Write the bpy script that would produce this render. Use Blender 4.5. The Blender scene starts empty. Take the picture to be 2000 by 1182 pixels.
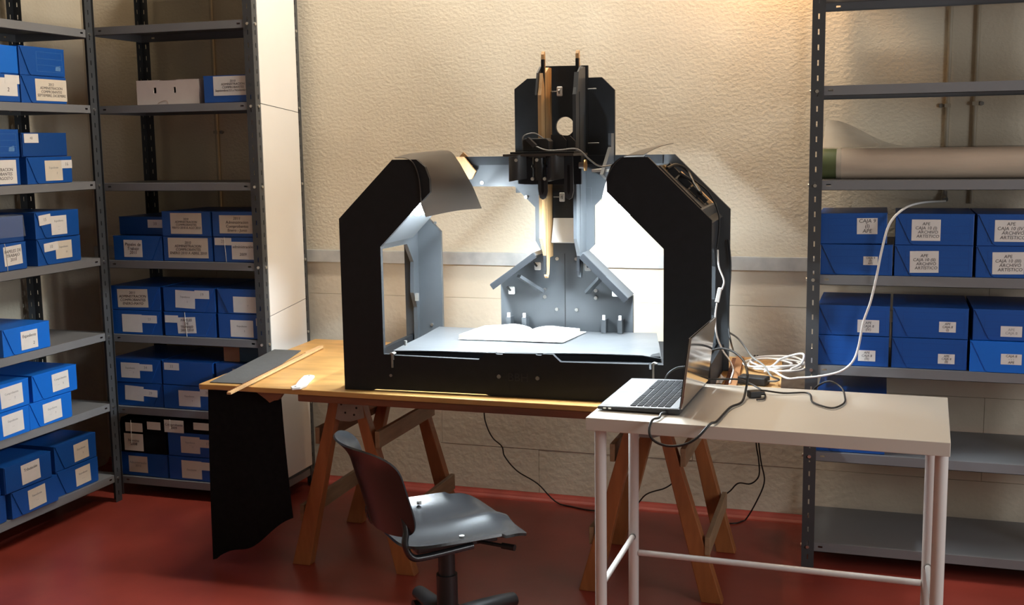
import bpy, math, random
from mathutils import Vector, Matrix
random.seed(7)
scn = bpy.context.scene
COL = scn.collection
# ------------------------------------------------------------------ camera
F = 2234.6; CAM = Vector((0, 0, 1.55))
YAW, PIT, ROL = (math.radians(a) for a in (18.281, 7.931, -0.868))
FW = Vector((-math.sin(YAW)*math.cos(PIT), math.cos(YAW)*math.cos(PIT), -math.sin(PIT)))
_r = Vector((math.cos(YAW), math.sin(YAW), 0)); _u = _r.cross(FW)
RT = _r*math.cos(ROL) + _u*math.sin(ROL); UP = RT.cross(FW)
cam = bpy.data.cameras.new('view'); camo = bpy.data.objects.new('view', cam); COL.objects.link(camo)
cam.sensor_fit = 'HORIZONTAL'; cam.sensor_width = 36; cam.lens = F/2000*36; cam.clip_start = .05
camo.matrix_world = Matrix(((RT.x, UP.x, -FW.x, CAM.x), (RT.y, UP.y, -FW.y, CAM.y), (RT.z, UP.z, -FW.z, CAM.z), (0, 0, 0, 1)))
scn.camera = camo
# ------------------------------------------------------------------ light and exposure
w = bpy.data.worlds.new('world'); scn.world = w; w.use_nodes = True
w.node_tree.nodes['Background'].inputs[0].default_value = (1.0, .82, .62, 1)
w.node_tree.nodes['Background'].inputs[1].default_value = .18
vs = scn.view_settings; vs.view_transform = 'Standard'; vs.look = 'None'; vs.gamma = 1; vs.use_curve_mapping = False; vs.exposure = 0.0
def light(name, kind, loc, rot, energy, color, **kw):
    l = bpy.data.lights.new(name, kind); l.energy = energy; l.color = color
    for k, v in kw.items(): setattr(l, k, v)
    o = bpy.data.objects.new(name, l); COL.objects.link(o); o.location = loc; o.rotation_euler = rot; return o
R = math.radians
# daylight through the window opening in the right-hand wall
light('window_daylight', 'AREA', (2.36, 2.0, 1.65), (0, R(90), 0), 52, (.93, .97, 1), shape='RECTANGLE', size=1.3, size_y=1.5)

# ------------------------------------------------------------------ helpers
def ray(x, y): return (FW*F + RT*(x-1000) - UP*(y-591)).normalized()
def P(px, py, **k):
    """pixel of the photograph -> point on the plane x=, y= or z="""
    d = ray(px, py); a, v = list(k.items())[0]; i = 'xyz'.index(a)
    return CAM + d*((v-CAM[i])/d[i])

class MB:
    def __init__(s): s.v = []; s.f = []; s.sm = []
    def add(s, vs_, fs, smooth=False):
        o = len(s.v); s.v += [tuple(v) for v in vs_]; s.f += [tuple(i+o for i in f) for f in fs]; s.sm += [smooth]*len(fs); return s
    def box(s, x0, x1, y0, y1, z0, z1):
        return s.add([(x, y, z) for z in (z0, z1) for y in (y0, y1) for x in (x0, x1)],
                     [(0,2,3,1),(4,5,7,6),(0,1,5,4),(2,6,7,3),(0,4,6,2),(1,3,7,5)])
    def beam(s, a, b, w, h, up=(0,0,1)):
        a = Vector(a); b = Vector(b); d = (b-a).normalized(); sd = d.cross(Vector(up)).normalized(); u = sd.cross(d)
        vs_ = [p + sd*i*w/2 + u*j*h/2 for p in (a, b) for j in (-1, 1) for i in (-1, 1)]
        return s.add(vs_, [(0,2,3,1),(4,5,7,6),(0,1,5,4),(2,6,7,3),(0,4,6,2),(1,3,7,5)])
    def prism(s, pts, lo, hi, m):
        """polygon pts (a,b) extruded c=lo..hi ; m(a,b,c)->xyz"""
        n = len(pts)
        vs_ = [m(a, b, lo) for a, b in pts] + [m(a, b, hi) for a, b in pts]
        fs = [tuple(range(n-1, -1, -1)), tuple(range(n, 2*n))] + [(i, (i+1) % n, (i+1) % n+n, i+n) for i in range(n)]
        return s.add(vs_, fs)
    def cyl(s, a, b, r, n=12, r2=None, cap=True):
        a = Vector(a); b = Vector(b); d = (b-a).normalized(); t = Vector((0,0,1)) if abs(d.z) < .9 else Vector((1,0,0))
        e = d.cross(t).normalized(); g = d.cross(e); r2 = r if r2 is None else r2
        ring = lambda p, q: [p + (e*math.cos(2*math.pi*i/n) + g*math.sin(2*math.pi*i/n))*q for i in range(n)]
        s.add(ring(a, r)+ring(b, r2), [(i, (i+1) % n, (i+1) % n+n, i+n) for i in range(n)], True)
        if cap: s.add(ring(a, r)+ring(b, r2), [tuple(range(n-1, -1, -1)), tuple(range(n, 2*n))])
        return s
    def tube(s, pts, r, n=6, sub=6, closed=False, zmin=None):
        p = [Vector(q) for q in pts]; path = []
        N = len(p)
        for i in range(N if closed else N-1):
            p0 = p[(i-1) % N] if (closed or i > 0) else p[0]*2-p[1]; p1 = p[i]; p2 = p[(i+1) % N]
            p3 = p[(i+2) % N] if (closed or i+2 < N) else p[-1]*2-p[-2]
            for k in range(sub):
                t = k/sub
                path.append(.5*((2*p1)+(p2-p0)*t+(2*p0-5*p1+4*p2-p3)*t*t+(3*p1-p0-3*p2+p3)*t**3))
        if not closed: path.append(p[-1])
        if zmin is not None:
            for q in path: q.z = max(q.z, zmin)
        M = len(path); up = Vector((.31, .2, .93)); rings = []
        for i, q in enumerate(path):
            d = (path[(i+1) % M if closed else min(i+1, M-1)] - path[(i-1) % M if closed else max(i-1, 0)]).normalized()
            e = d.cross(up)
            if e.length < 1e-4: e = d.cross(Vector((1, 0, 0)))
            e.normalize(); up = e.cross(d); g = up
            rings += [q + (e*math.cos(2*math.pi*k/n)+g*math.sin(2*math.pi*k/n))*r for k in range(n)]
        fs = []
        for i in range(M if closed else M-1):
            j = (i+1) % M
            fs += [(i*n+k, i*n+(k+1) % n, j*n+(k+1) % n, j*n+k) for k in range(n)]
        s.add(rings, fs, True)
        if not closed: s.add(rings[:n]+rings[-n:], [tuple(range(n-1, -1, -1)), tuple(range(n, 2*n))])
        return s
    def grid(s, fn, nu, nv, thick=0, smooth=True):
        """surface fn(u,v)->xyz, u,v in 0..1, with thickness along the averaged normal"""
        pt = [[Vector(fn(i/nu, j/nv)) for i in range(nu+1)] for j in range(nv+1)]
        top = [q for row in pt for q in row]; W = nu+1
        fs = [(j*W+i, j*W+i+1, (j+1)*W+i+1, (j+1)*W+i) for j in range(nv) for i in range(nu)]
        if not thick: return s.add(top, fs, smooth)
        bot = []
        for j in range(nv+1):
            for i in range(nu+1):
                a = pt[j][min(i+1, nu)]-pt[j][max(i-1, 0)]; b = pt[min(j+1, nv)][i]-pt[max(j-1, 0)][i]
                n_ = a.cross(b); n_ = n_.normalized() if n_.length > 1e-9 else Vector((0,0,1)); bot.append(pt[j][i]-n_*thick)
        K = len(top); s.add(top+bot, fs+[tuple(i+K for i in reversed(f)) for f in fs], smooth)
        edge = [(0, i) for i in range(W)]+[(j, nu) for j in range(1, nv+1)]+[(nv, i) for i in range(nu-1, -1, -1)]+[(j, 0) for j in range(nv-1, 0, -1)]
        idx = [j*W+i for j, i in edge]; E_ = len(idx)
        s.add([top[i] for i in idx]+[bot[i] for i in idx], [(k, k+E_, (k+1) % E_+E_, (k+1) % E_) for k in range(E_)])
        return s
    def strip(s, a0, a1, bcols, c0, c1, holes, m):
        """perforated strip: along a, width split in b (solid, hole, solid, ...), thickness c0..c1, holes = list of (lo,hi) in a"""
        def bb(p0, p1, q0, q1):
            vs_ = [m(a, b, c) for c in (c0, c1) for b in (q0, q1) for a in (p0, p1)]
            s.add(vs_, [(0,2,3,1),(4,5,7,6),(0,1,5,4),(2,6,7,3),(0,4,6,2),(1,3,7,5)])
        for i in range(len(bcols)-1):
            if i % 2 == 0: bb(a0, a1, bcols[i], bcols[i+1])
            else:
                last = a0
                for lo, hi in holes: bb(last, lo, bcols[i], bcols[i+1]); last = hi
                bb(last, a1, bcols[i], bcols[i+1])
        return s
    def mesh(s, name, mat):
        me = bpy.data.meshes.new(name); me.from_pydata(s.v, [], s.f); me.polygons.foreach_set('use_smooth', s.sm)
        me.materials.append(mat); me.update(); return me
    def build(s, name, mat, parent=None, **k):
        return obj(name, s.mesh(name, mat), parent, **k)
def fixn(me):
    import bmesh
    b = bmesh.new(); b.from_mesh(me); bmesh.ops.recalc_face_normals(b, faces=b.faces); b.to_mesh(me); b.free()
def obj(name, data, parent=None, label=None, cat=None, group=None, kind=None, loc=None, bevel=0):
    o = bpy.data.objects.new(name, data); COL.objects.link(o)
    if data is not None and len(data.polygons) and data.users == 1: fixn(data)
    if parent is not None: o.parent = parent
    for k, v in (('label', label), ('category', cat), ('group', group), ('kind', kind)):
        if v: o[k] = v
    if loc is not None: o.location = loc
    if bevel:
        b = o.modifiers.new('edge', 'BEVEL'); b.width = bevel; b.segments = 2; b.limit_method = 'ANGLE'
    return o
def thing(name, label, cat, loc=(0,0,0), rz=0, group=None):
    o = obj(name, None, None, label, cat, group, loc=loc); o.rotation_euler.z = rz; return o
XZ = lambda a, b, c: (a, c, b)      # polygon in x-z, thickness along y
YZ = lambda a, b, c: (c, a, b)      # polygon in y-z, thickness along x
XY = lambda a, b, c: (a, b, c)

def mat(name, col, rough=.5, metal=0, var=0, vscale=8, bump=0, bscale=60, col2=None, stretch=(1,1,1), emit=0, spec=.5, alpha=1, trans=0, detail=4, coat=0):
    m = bpy.data.materials.new(name); m.use_nodes = True; nt = m.node_tree; b = nt.nodes['Principled BSDF']
    b.inputs['Base Color'].default_value = (*col, 1); b.inputs['Roughness'].default_value = rough; b.inputs['Metallic'].default_value = metal
    b.inputs['Specular IOR Level'].default_value = spec; b.inputs['Alpha'].default_value = alpha; b.inputs['Transmission Weight'].default_value = trans
    b.inputs['Coat Weight'].default_value = coat
    if emit: b.inputs['Emission Color'].default_value = (*col, 1); b.inputs['Emission Strength'].default_value = emit
    if var or bump:
        tc = nt.nodes.new('ShaderNodeTexCoord'); mp = nt.nodes.new('ShaderNodeMapping'); mp.inputs['Scale'].default_value = stretch
        nt.links.new(tc.outputs['Object'], mp.inputs[0])
    if var:
        n = nt.nodes.new('ShaderNodeTexNoise'); n.inputs['Scale'].default_value = vscale; n.inputs['Detail'].default_value = detail
        nt.links.new(mp.outputs[0], n.inputs['Vector'])
        cr = nt.nodes.new('ShaderNodeValToRGB'); c2 = col2 or tuple(c*(1-var) for c in col)
        cr.color_ramp.elements[0].position = .3; cr.color_ramp.elements[0].color = (*c2, 1)
        cr.color_ramp.elements[1].position = .7; cr.color_ramp.elements[1].color = (*col, 1)
        nt.links.new(n.outputs['Fac'], cr.inputs[0]); nt.links.new(cr.outputs[0], b.inputs['Base Color'])
    if bump:
        n = nt.nodes.new('ShaderNodeTexNoise'); n.inputs['Scale'].default_value = bscale; n.inputs['Detail'].default_value = 6
        nt.links.new(mp.outputs[0], n.inputs['Vector'])
        bp = nt.nodes.new('ShaderNodeBump'); bp.inputs['Strength'].default_value = bump; bp.inputs['Distance'].default_value = .01
        nt.links.new(n.outputs['Fac'], bp.inputs['Height']); nt.links.new(bp.outputs[0], b.inputs['Normal'])
    return m
M = dict(
    plaster=mat('cream_rough_plaster', (.68, .60, .47), .9, var=.08, vscale=3, bump=.34, bscale=64, stretch=(1, 1, 1.25)),
    lowwall=mat('cream_painted_block', (.66, .58, .46), .85, var=.10, vscale=5, bump=.22, bscale=45),
    floor=mat('red_painted_concrete', (.31, .050, .034), .34, var=.35, vscale=3.2, bump=.06, bscale=9, detail=8),
    cove=mat('red_painted_cove', (.36, .058, .040), .5, var=.25, vscale=9, bump=.12, bscale=30),
    marble=mat('grey_marble', (.52, .52, .50), .35, var=.3, vscale=14, col2=(.36, .36, .36), detail=9),
    ceiling=mat('ceiling_paint', (.6, .55, .47), .9, var=.05),
    rack=mat('grey_enamel_steel', (.19, .195, .205), .42, var=.08, vscale=6),
    post=mat('dark_grey_enamel_steel', (.055, .059, .064), .45, var=.1, vscale=10),
    bolt=mat('zinc_bolt', (.75, .75, .72), .3, 1, var=.1, vscale=50),
    blue=mat('blue_polypropylene', (.007, .083, .36), .38, var=.12, vscale=5, bump=.08, bscale=220, stretch=(1, .02, 1)),
    blue2=mat('bright_and_lit_blue_polypropylene', (.008, .155, .66), .35, var=.1, vscale=5),  # truly brighter plastic, and light painted onto the lower side-rack boxes
    bluedk=mat('navy_blue_polypropylene', (.006, .06, .25), .42, var=.1, vscale=5),
    print_=mat('pale_blue_print', (.10, .24, .50), .5, var=.2, vscale=60),
    darkprint=mat('dark_blue_print', (.004, .05, .24), .5, var=.1, vscale=60),
    paper=mat('white_paper_label', (.72, .70, .67), .8, var=.06, vscale=30),
    paper2=mat('cream_paper_label', (.66, .60, .50), .8, var=.06, vscale=30),
    ink=mat('black_ink', (.035, .03, .035), .7, var=.2, vscale=90),
    faint=mat('faint_pencil', (.33, .32, .31), .8, var=.2, vscale=90),
    string=mat('white_string', (.75, .73, .68), .8, var=.2, vscale=200),
    white=mat('white_laminate_panel', (.80, .79, .76), .45, var=.04, vscale=4),
    carton=mat('white_cardboard', (.66, .58, .53), .85, var=.08, vscale=12),
    dark=mat('dark_void', (.01, .01, .01), .9, var=.2),
    blackply=mat('black_painted_plywood', (.010, .0115, .014), .55, var=.25, vscale=30, spec=.3),
    litblackply=mat('lit_black_painted_plywood', (.042, .047, .052), .45, var=.12, vscale=9),  # same black paint, lightened to carry the LED light falling on it
    ply=mat('raw_plywood_edge', (.60, .36, .16), .6, var=.35, vscale=6, stretch=(9, 9, 1), bump=.05, bscale=40),
    shade=mat('black_flexible_sheet', (.055, .045, .038), .36, var=.15, vscale=4),
    shadein=mat('white_sheet', (.8, .8, .8), .5, var=.03),
    sheet=mat('grey_vinyl_sheet', (.085, .088, .092), .38, var=.2, vscale=4, bump=.25, bscale=7),
    led=mat('cool_white_led', (.80, .92, 1.0), .5, emit=560),
    page=mat('white_book_page', (.85, .84, .82), .7, var=.02, vscale=30),
    pageedge=mat('page_edges', (.60, .46, .28), .8, var=.3, vscale=10, stretch=(1, 1, 40)),
    tabletop=mat('varnished_brown_board', (.60, .33, .105), .40, var=.35, vscale=5, stretch=(1, 4, 1), bump=.03, bscale=30, detail=7),
    apron=mat('dark_red_stained_wood', (.20, .065, .028), .5, var=.3, vscale=6, stretch=(1, 8, 8)),
    trestle=mat('orange_stained_pine', (.36, .125, .038), .45, var=.3, vscale=7, stretch=(6, 6, 1), bump=.03, bscale=30),
    brace=mat('weathered_pine', (.34, .22, .12), .6, var=.3, vscale=8, stretch=(6, 1, 6)),
    steel=mat('galvanised_steel', (.28, .27, .25), .5, .6, var=.2, vscale=25),
    cloth=mat('black_felt', (.008, .008, .009), .95, var=.3, vscale=50, bump=.15, bscale=120, spec=.1),
    felt=mat('dark_grey_felt', (.075, .075, .075), .9, var=.15, vscale=30, bump=.1, bscale=150),
    lightwood=mat('pale_beech_strip', (.66, .40, .19), .5, var=.2, vscale=8, stretch=(8, 1, 8)),
    deskwhite=mat('warm_white_laminate', (.60, .565, .50), .35, var=.05, vscale=3),
    desksteel=mat('white_enamel_tube', (.62, .60, .57), .35, var=.04, vscale=8),
    laptop=mat('silver_grey_laptop', (.095, .096, .10), .5, .2, var=.05, vscale=20),
    laptopdk=mat('dark_laptop_body', (.035, .036, .04), .35, .2, var=.1, vscale=20),
    lid=mat('glossy_dark_lid', (.46, .44, .43), .10, 1, var=.03, vscale=6),
    key=mat('dark_grey_keys', (.030, .031, .034), .8, var=.1, vscale=40, spec=.1),
    sticker=mat('silver_sticker', (.62, .60, .56), .5, var=.06, vscale=50),
    plastic=mat('glossy_black_plastic', (.016, .018, .021), .27, var=.15, vscale=20, bump=.03, bscale=250),
    rubber=mat('matte_black_plastic', (.014, .014, .015), .5, var=.2, vscale=30),
    cableb=mat('black_cable', (.012, .012, .012), .45, var=.2, vscale=60),
    cablew=mat('white_cable', (.78, .76, .72), .45, var=.05, vscale=60),
    cableg=mat('grey_cable', (.20, .20, .19), .45, var=.1, vscale=60),
    kraft=mat('kraft_envelope', (.50, .29, .11), .75, var=.1, vscale=10),
    pipe=mat('painted_conduit', (.46, .40, .30), .5, var=.15, vscale=20, stretch=(1, 1, .3)),
    film=mat('clear_plastic_film', (.60, .52, .42), .25, var=.15, vscale=9, alpha=.62, bump=.4, bscale=10),
    film2=mat('thin_clear_film', (.55, .60, .66), .15, var=.1, vscale=9, alpha=.16, bump=.4, bscale=14),
    roll=mat('film_wrapped_roll', (.60, .48, .37), .28, var=.2, vscale=7, bump=.25, bscale=12, stretch=(.4, 2, 2)),
    green=mat('green_tape', (.10, .12, .045), .5, var=.2, vscale=20),
    teal=mat('dark_teal_card', (.012, .055, .085), .6, var=.15, vscale=15),
    tape=mat('brown_paper_tape', (.33, .15, .06), .6, var=.15, vscale=20),
    glass=mat('window_glass', (.9, .95, 1), .05, trans=1, alpha=.3, var=.02),
    bulb=mat('warm_bulb', (1, .78, .5), .5, emit=6),
    brass=mat('brass_nut', (.6, .38, .15), .35, .8, var=.1, vscale=50),
)
FONTS = []
def text(parent, body, x, y, z, size, m, rz=0, shear=0, align='CENTER', sx=1, name='lettering', plane='xz', space=1.0, fit=None):
    c = bpy.data.curves.new('lettering', 'FONT'); c.body = body; c.size = size; c.align_x = align; c.align_y = 'CENTER'; c.shear = shear
    c.resolution_u = 2; c.space_line = space; c.extrude = .0002
    o = bpy.data.objects.new(name, c); COL.objects.link(o)
    FONTS.append((o, parent, Vector((x, y, z)), rz, m, sx, plane, fit))
def bake_fonts():
    bpy.context.view_layer.update(); dg = bpy.context.evaluated_depsgraph_get()
    for o, parent, loc, rz, m, sx, plane, fit in FONTS:
        me = bpy.data.meshes.new_from_object(o.evaluated_get(dg)); me.materials.clear(); me.materials.append(m)
        ca, sa = math.cos(rz), math.sin(rz)
        if fit and len(me.vertices):
            ex = 2*max(abs(v.co.x) for v in me.vertices); ey = 2*max(abs(v.co.y) for v in me.vertices)
            k = min(1, fit[0]*.92/ex, fit[1]*.90/ey)
            for v in me.vertices: v.co.x *= k; v.co.y *= k
        for v in me.vertices:
            x, y, zz = v.co.x*sx, v.co.y, v.co.z
            a, b = x*ca-y*sa, x*sa+y*ca
            v.co = (loc.x+a, loc.y-zz, loc.z+b) if plane == 'xz' else (loc.x+a, loc.y+b, loc.z+zz)
        n = o.name; bpy.data.objects.remove(o); ob = bpy.data.objects.new('lettering', me); COL.objects.link(ob); ob.parent = parent

# ------------------------------------------------------------------ room
WY = 4.64; WXL = -3.66; WXR = 2.40; CZ = 3.6; Y0 = -1.2
fl = MB().grid(lambda u, v: (WXL-.1+u*(WXR-WXL+.2), Y0+v*(WY+.1-Y0), 0), 1, 1, .1).build('floor', M['floor'], kind='structure')
MB().box(WXL-.1, WXR+.1, Y0, WY+.12, CZ, CZ+.1).build('ceiling', M['ceiling'], kind='structure')
wb = MB().box(WXL-.1, WXR+.1, WY, WY+.12, 1.086, CZ).box(WXL-.1, WXR+.1, WY+.006, WY+.12, 0, 1.086).build('wall_back', M['plaster'], kind='structure')
# painted block courses below the dado
zs = [.03, .225, .555, .885, 1.029]
for r in range(4):
    x = WXL - .45*(r % 2); n = 0
    while x < WXR:
        x1 = min(x+1.12, WXR); xa = max(x, WXL)
        if x1-xa > .05:
            MB().box(xa+.0008, x1-.0008, WY-.001+.0006*((r+n) % 3), WY+.008, zs[r]+.0008, zs[r+1]-.0008).build('wall_block', M['lowwall'], wb)
        x = x1; n += 1
tr = MB().box(WXL, WXR, WY-.002, WY+.004, 1.030, 1.085).build('trim_1', M['marble'], kind='structure')
x = -3.66
for wd in (1.05, 1.22, 1.15, 1.0, 1.1, .53):
    MB().box(x+.0008, x+wd-.0008, WY-.016, WY-.0015, 1.030, 1.0855).build('marble_slab', M['marble'], tr, bevel=.0015); x += wd
cv = [(0, .03), (-.004, .022), (-.012, .010), (-.024, .003), (-.04, .0)]
MB().prism([(WY+.004, 0)]+[(WY+a, b) for a, b in reversed(cv)]+[(WY+.004, .03)], WXL, WXR, YZ).build('baseboard_back', M['cove'], kind='structure')
MB().box(WXL-.1, WXL, Y0, WY, 0, CZ).build('wall_left', M['plaster'], kind='structure')
# right-hand wall with a real window opening (outside the frame)
MB().box(WXR, WXR+.12, Y0, 1.2, 0, CZ).box(WXR, WXR+.12, 2.8, WY, 0, CZ).box(WXR, WXR+.12, 1.2, 2.8, 0, .95).box(WXR, WXR+.12, 1.2, 2.8, 2.35, CZ).build('wall_right', M['plaster'], kind='structure')
win = MB().box(WXR+.03, WXR+.08, 1.2, 1.26, .95, 2.35).box(WXR+.03, WXR+.08, 2.74, 2.8, .95, 2.35).box(WXR+.03, WXR+.08, 1.26, 2.74, .95, 1.0).box(WXR+.03, WXR+.08, 1.26, 2.74, 2.3, 2.35).box(WXR+.03, WXR+.08, 1.975, 2.025, 1.0, 2.3).build('window_1', M['white'], kind='structure')
for a, b in ((1.26, 1.975), (2.025, 2.74)): MB().box(WXR+.05, WXR+.056, a, b, 1.0, 2.3).build('pane', M['glass'], win)
# ------------------------------------------------------------------ slotted-angle racks
def make_rack(label, loc, rz, W, D, H, levels, posts=('fl', 'fr', 'bl', 'br'), pw=.042, rear=None):
    t = thing('shelving_rack', label, 'shelving rack', loc, rz, 'grey slotted-angle racks')
    th = .0022
    holes = []
    zz = .03
    while zz < H-.03: holes.append((zz, zz+.019)); zz += .052
    for k in posts:
        sx = 0 if k[1] == 'l' else 1; sy = 0 if k[0] == 'f' else 1
        b = MB(); pv = (rear or pw) if k == 'bl' else pw; hc_ = (.0195, .0245) if pv > .03 else (.008, .013)
        mx = (lambda a: a) if sx == 0 else (lambda a: W-a)
        my = (lambda a: a) if sy == 0 else (lambda a: D-a)
        b.strip(0, H, [0, *hc_, pv], 0, th, holes, lambda a, bb, c: (mx(bb), my(c), a))
        b.strip(0, H, [th, *hc_, pv], 0, th, holes, lambda a, bb, c: (mx(c), my(bb), a))
        p = b.build('post', M['post'], t)
        for lz in levels:
            q = MB().cyl((mx(.021), my(-.0045), lz-.018), (mx(.021), my(.0005), lz-.018), .0065, 6)
            q.cyl((mx(-.0045), my(.021), lz-.018), (mx(.0005), my(.021), lz-.018), .0065, 6)
            q.build('bolt', M['bolt'], p)
    for lz in levels:
        b = MB()
        x0, x1, y0, y1 = th+.001, W-th-.001, th+.001, D-th-.001; lip = .034
        b.box(x0, x1, y0, y1, lz-.0015, lz)
        hs = [(.058, .074), (W-.074, W-.058)]
        for yy, s in ((y0, 1), (y1-.0015, 1)):
            b.strip(x0, x1, [lz-lip, lz-.019, lz-.012, lz-.0015], yy, yy+.0015, hs, lambda a, bb, c: (a, c, bb))
        b.box(x0, x0+.0015, y0, y1, lz-lip, lz); b.box(x1-.0015, x1, y0, y1, lz-lip, lz)
        b.box(x0, x1, y0, y0+.012, lz-lip, lz-lip+.0015); b.box(x0, x1, y1-.012, y1, lz-lip, lz-lip+.0015)
        b.build('shelf', M['rack'], t)
    return t
LZ = [.125, .447, .76, 1.088, 1.416, 1.735, 2.047, 2.335]      # side rack; topmost shelf is unseen, added to shade the interior
BZ = [.085, .408, .735, 1.065, 1.403, 1.735, 2.068, 2.335]     # corner rack; topmost unseen shelf likewise added as a shade
RZ = [.095, .434, .751, 1.074, 1.405, 1.729, 2.055, 2.335]     # rack behind the desk; unseen top shelf added to darken the wall inside
LX, BY, RY = -3.212, 4.212, 4.135
make_rack('grey slotted-angle rack along the side wall, filled with blue boxes', (LX, 3.14, 0), R(90), 1.0, .40, 2.35, LZ)
make_rack('grey slotted-angle corner rack closed at one end by white panels', (-3.30, BY, 0), 0, .81, .385, 2.35, BZ)
make_rack('grey slotted-angle rack behind the white desk, lowest shelf empty', (-.268, RY, 0), 0, 1.0, .44, 2.35, RZ, pw=.044, rear=.02)

# white end panels of the corner rack (each leans between the two end posts)
px_ = -2.4865
pan = [((.10, .835), 0), ((.837, 1.728), 0), ((1.730, 2.30), 0)]
for i, ((a, b), _) in enumerate(pan):
    nm = ['white end panel with slanted top edge, lowest on the corner rack', 'white end panel, middle of three on the corner rack', 'white end panel, topmost of three on the corner rack'][i]
    da, db = (.0, .012) if i == 0 else (.012, -.022) if i == 1 else (-.022, 0)
    A = [(BY+.036, a+(0 if i == 0 else da*0)), (BY+.350, a+(0 if i == 0 else [0, .035, -.03][i]))]
    B = [(BY+.350, b+[.035, -.03, 0][i]-.001), (BY+.036, b-.001)]
    MB().prism(A+B, px_-.004, px_, YZ).build('end_panel', M['white'], None, label=nm, cat='panel', group='white end panels')

# ------------------------------------------------------------------ archive boxes
BW, BH, BD = .262, .107, .35
def arch_box(loc, rz, label, w=BW, h=BH, d=BD, slant=-1, labels=(), frame=None, m='blue', string=False, group='blue archive boxes', tilt=0, logo=False):
    t = thing('archive_box', label, 'box', loc, rz, group)
    if tilt: t.rotation_euler.y = tilt; t.location.z += .0008
    MB().box(-w/2, w/2, .0035, d, 0, h-.003).build('body', M[m], t, bevel=.0015)
    MB().box(-w/2-.001, w/2+.001, .001, d, h-.003, h).build('lid', M[m], t)
    s = slant
    pts = [(-w/2+.004, h-.003), (w/2-.002, h-.003), (w/2-.003, .006), (w/2-.008, .002), (-w/2+.060, .002), (-w/2+.050, .008), (-w/2+.044, .02)]
    if s == 0: pts = [(-w/2+.002, h-.003), (w/2-.002, h-.003), (w/2-.002, .003), (-w/2+.002, .003)]
    if s > 0: pts = [(-a, b) for a, b in pts]
    MB().prism(pts, 0, .0032, XZ).build('flap', M[m], t)
    if frame:
        fx0, fx1, fz0, fz1 = (-w/2+w*frame[0], -w/2+w*frame[1], h*frame[2], h*frame[3]); e = .0007
        b = MB(); y0, y1 = -.0003, .0002
        for z_ in (fz0, fz0+(fz1-fz0)*.33, fz0+(fz1-fz0)*.66, fz1): b.box(fx0, fx1, y0, y1, z_-e/2, z_+e/2)
        b.box(fx0, fx0+e, y0, y1, fz0, fz1).box(fx1-e, fx1, y0, y1, fz0, fz1)
        b.build('printed_frame', M['print_' if logo else 'darkprint'], t)
        if logo:   # small archive-box emblem printed in the frame corner
            b = MB(); cx, cz = fx1-.028, fz0+.014
            b.prism([(cx-.016, cz-.008), (cx+.014, cz-.009), (cx+.017, cz+.004), (cx+.004, cz+.010), (cx-.013, cz+.007)], y0-.0001, y1, XZ)
            b.prism([(cx+.003, cz+.011), (cx+.016, cz+.006), (cx+.013, cz+.013)], y0-.0001, y1, XZ)
            b.build('printed_emblem', M['print_'], t)
    for i, (x0, x1, z0, z1, body, size, pm, im, rot) in enumerate(labels):
        cx, cz = -w/2+w*(x0+x1)/2, h*(z0+z1)/2; hw, hh = w*(x1-x0)/2, h*(z1-z0)/2; c, s_ = math.cos(rot), math.sin(rot)
        q = [(cx+a*c-b_*s_, cz+a*s_+b_*c) for a, b_ in ((-hw, -hh), (hw, -hh), (hw, hh), (-hw, hh))]
        y = -.0004-.0003*i
        lb = MB().prism(q, y-.0003, y, XZ).build('paper_label', M[pm], t)
        if body: text(lb, body, cx, y-.0005, cz, size, M[im], rot, shear=.12 if im == 'ink' and size > .011 else 0, space=.95, fit=(2*hw, 2*hh))
    if string:
        x = -w/2+w*string
        MB().tube([(x-.002, .0, h+.001), (x, -.0022, h*.8), (x+.003, -.0022, h*.4), (x+.004, -.001, .001)], .0012, 5, 3).build('string', M['string'], t)
    return t
A4 = '2010\nADMINISTRACION\nCOMPROBANTES\n'
W_, C_, I_, T_ = 'paper', 'paper2', 'ink', 'faint'
def lab(x0, x1, z0, z1, body='', size=.012, pm=W_, im=I_, rot=0): return (x0, x1, z0, z1, body, size, pm, im, rot)
ORD = {0: 'lowest shelf', 1: 'second shelf up', 2: 'third shelf up', 3: 'fourth shelf up', 4: 'fifth shelf up', 5: 'sixth shelf up'}
def place(rack, lev, stack, c, lower, upper, out=.0, w=BW, singles=None):
    """two boxes of one stack: dicts of arch_box options; c = centre along the rack"""
    z = {'side': LZ, 'corner': BZ, 'desk': RZ}[rack][lev]+.0005
    rn = {'side': 'side-wall rack', 'corner': 'corner rack', 'desk': 'rack behind desk'}[rack]
    for pos, o in (('lower', lower), ('upper', upper)):
        if o is None: continue
        o = dict(o); f = o.pop('f', 'with white label'); dc = o.pop('dc', 0); dy = o.pop('dy', 0); h = o.get('h', BH); tw = o.pop('tw', random.uniform(-.5, .5))
        ww = o.setdefault('w', w)
        name = f'blue archive box {f}, {pos} of {stack} stack, {ORD[lev]}, {rn}'
        if lower is None or upper is None: name = f'blue archive box {f}, alone on {ORD[lev]}, {rn}'
        fr = .014+dy-out+random.uniform(0, .006)
        loc = {'side': (LX-fr, c+dc, z), 'corner': (c+dc, BY+fr, z), 'desk': (c+dc, RY+fr, z)}[rack]
        o['w'] = o['w']-.004; arch_box(loc, (R(90) if rack == 'side' else 0)+R(tw), name, **o)
        z += h+.0012
lines = 'Expediente\n\n- - -         7'
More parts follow.
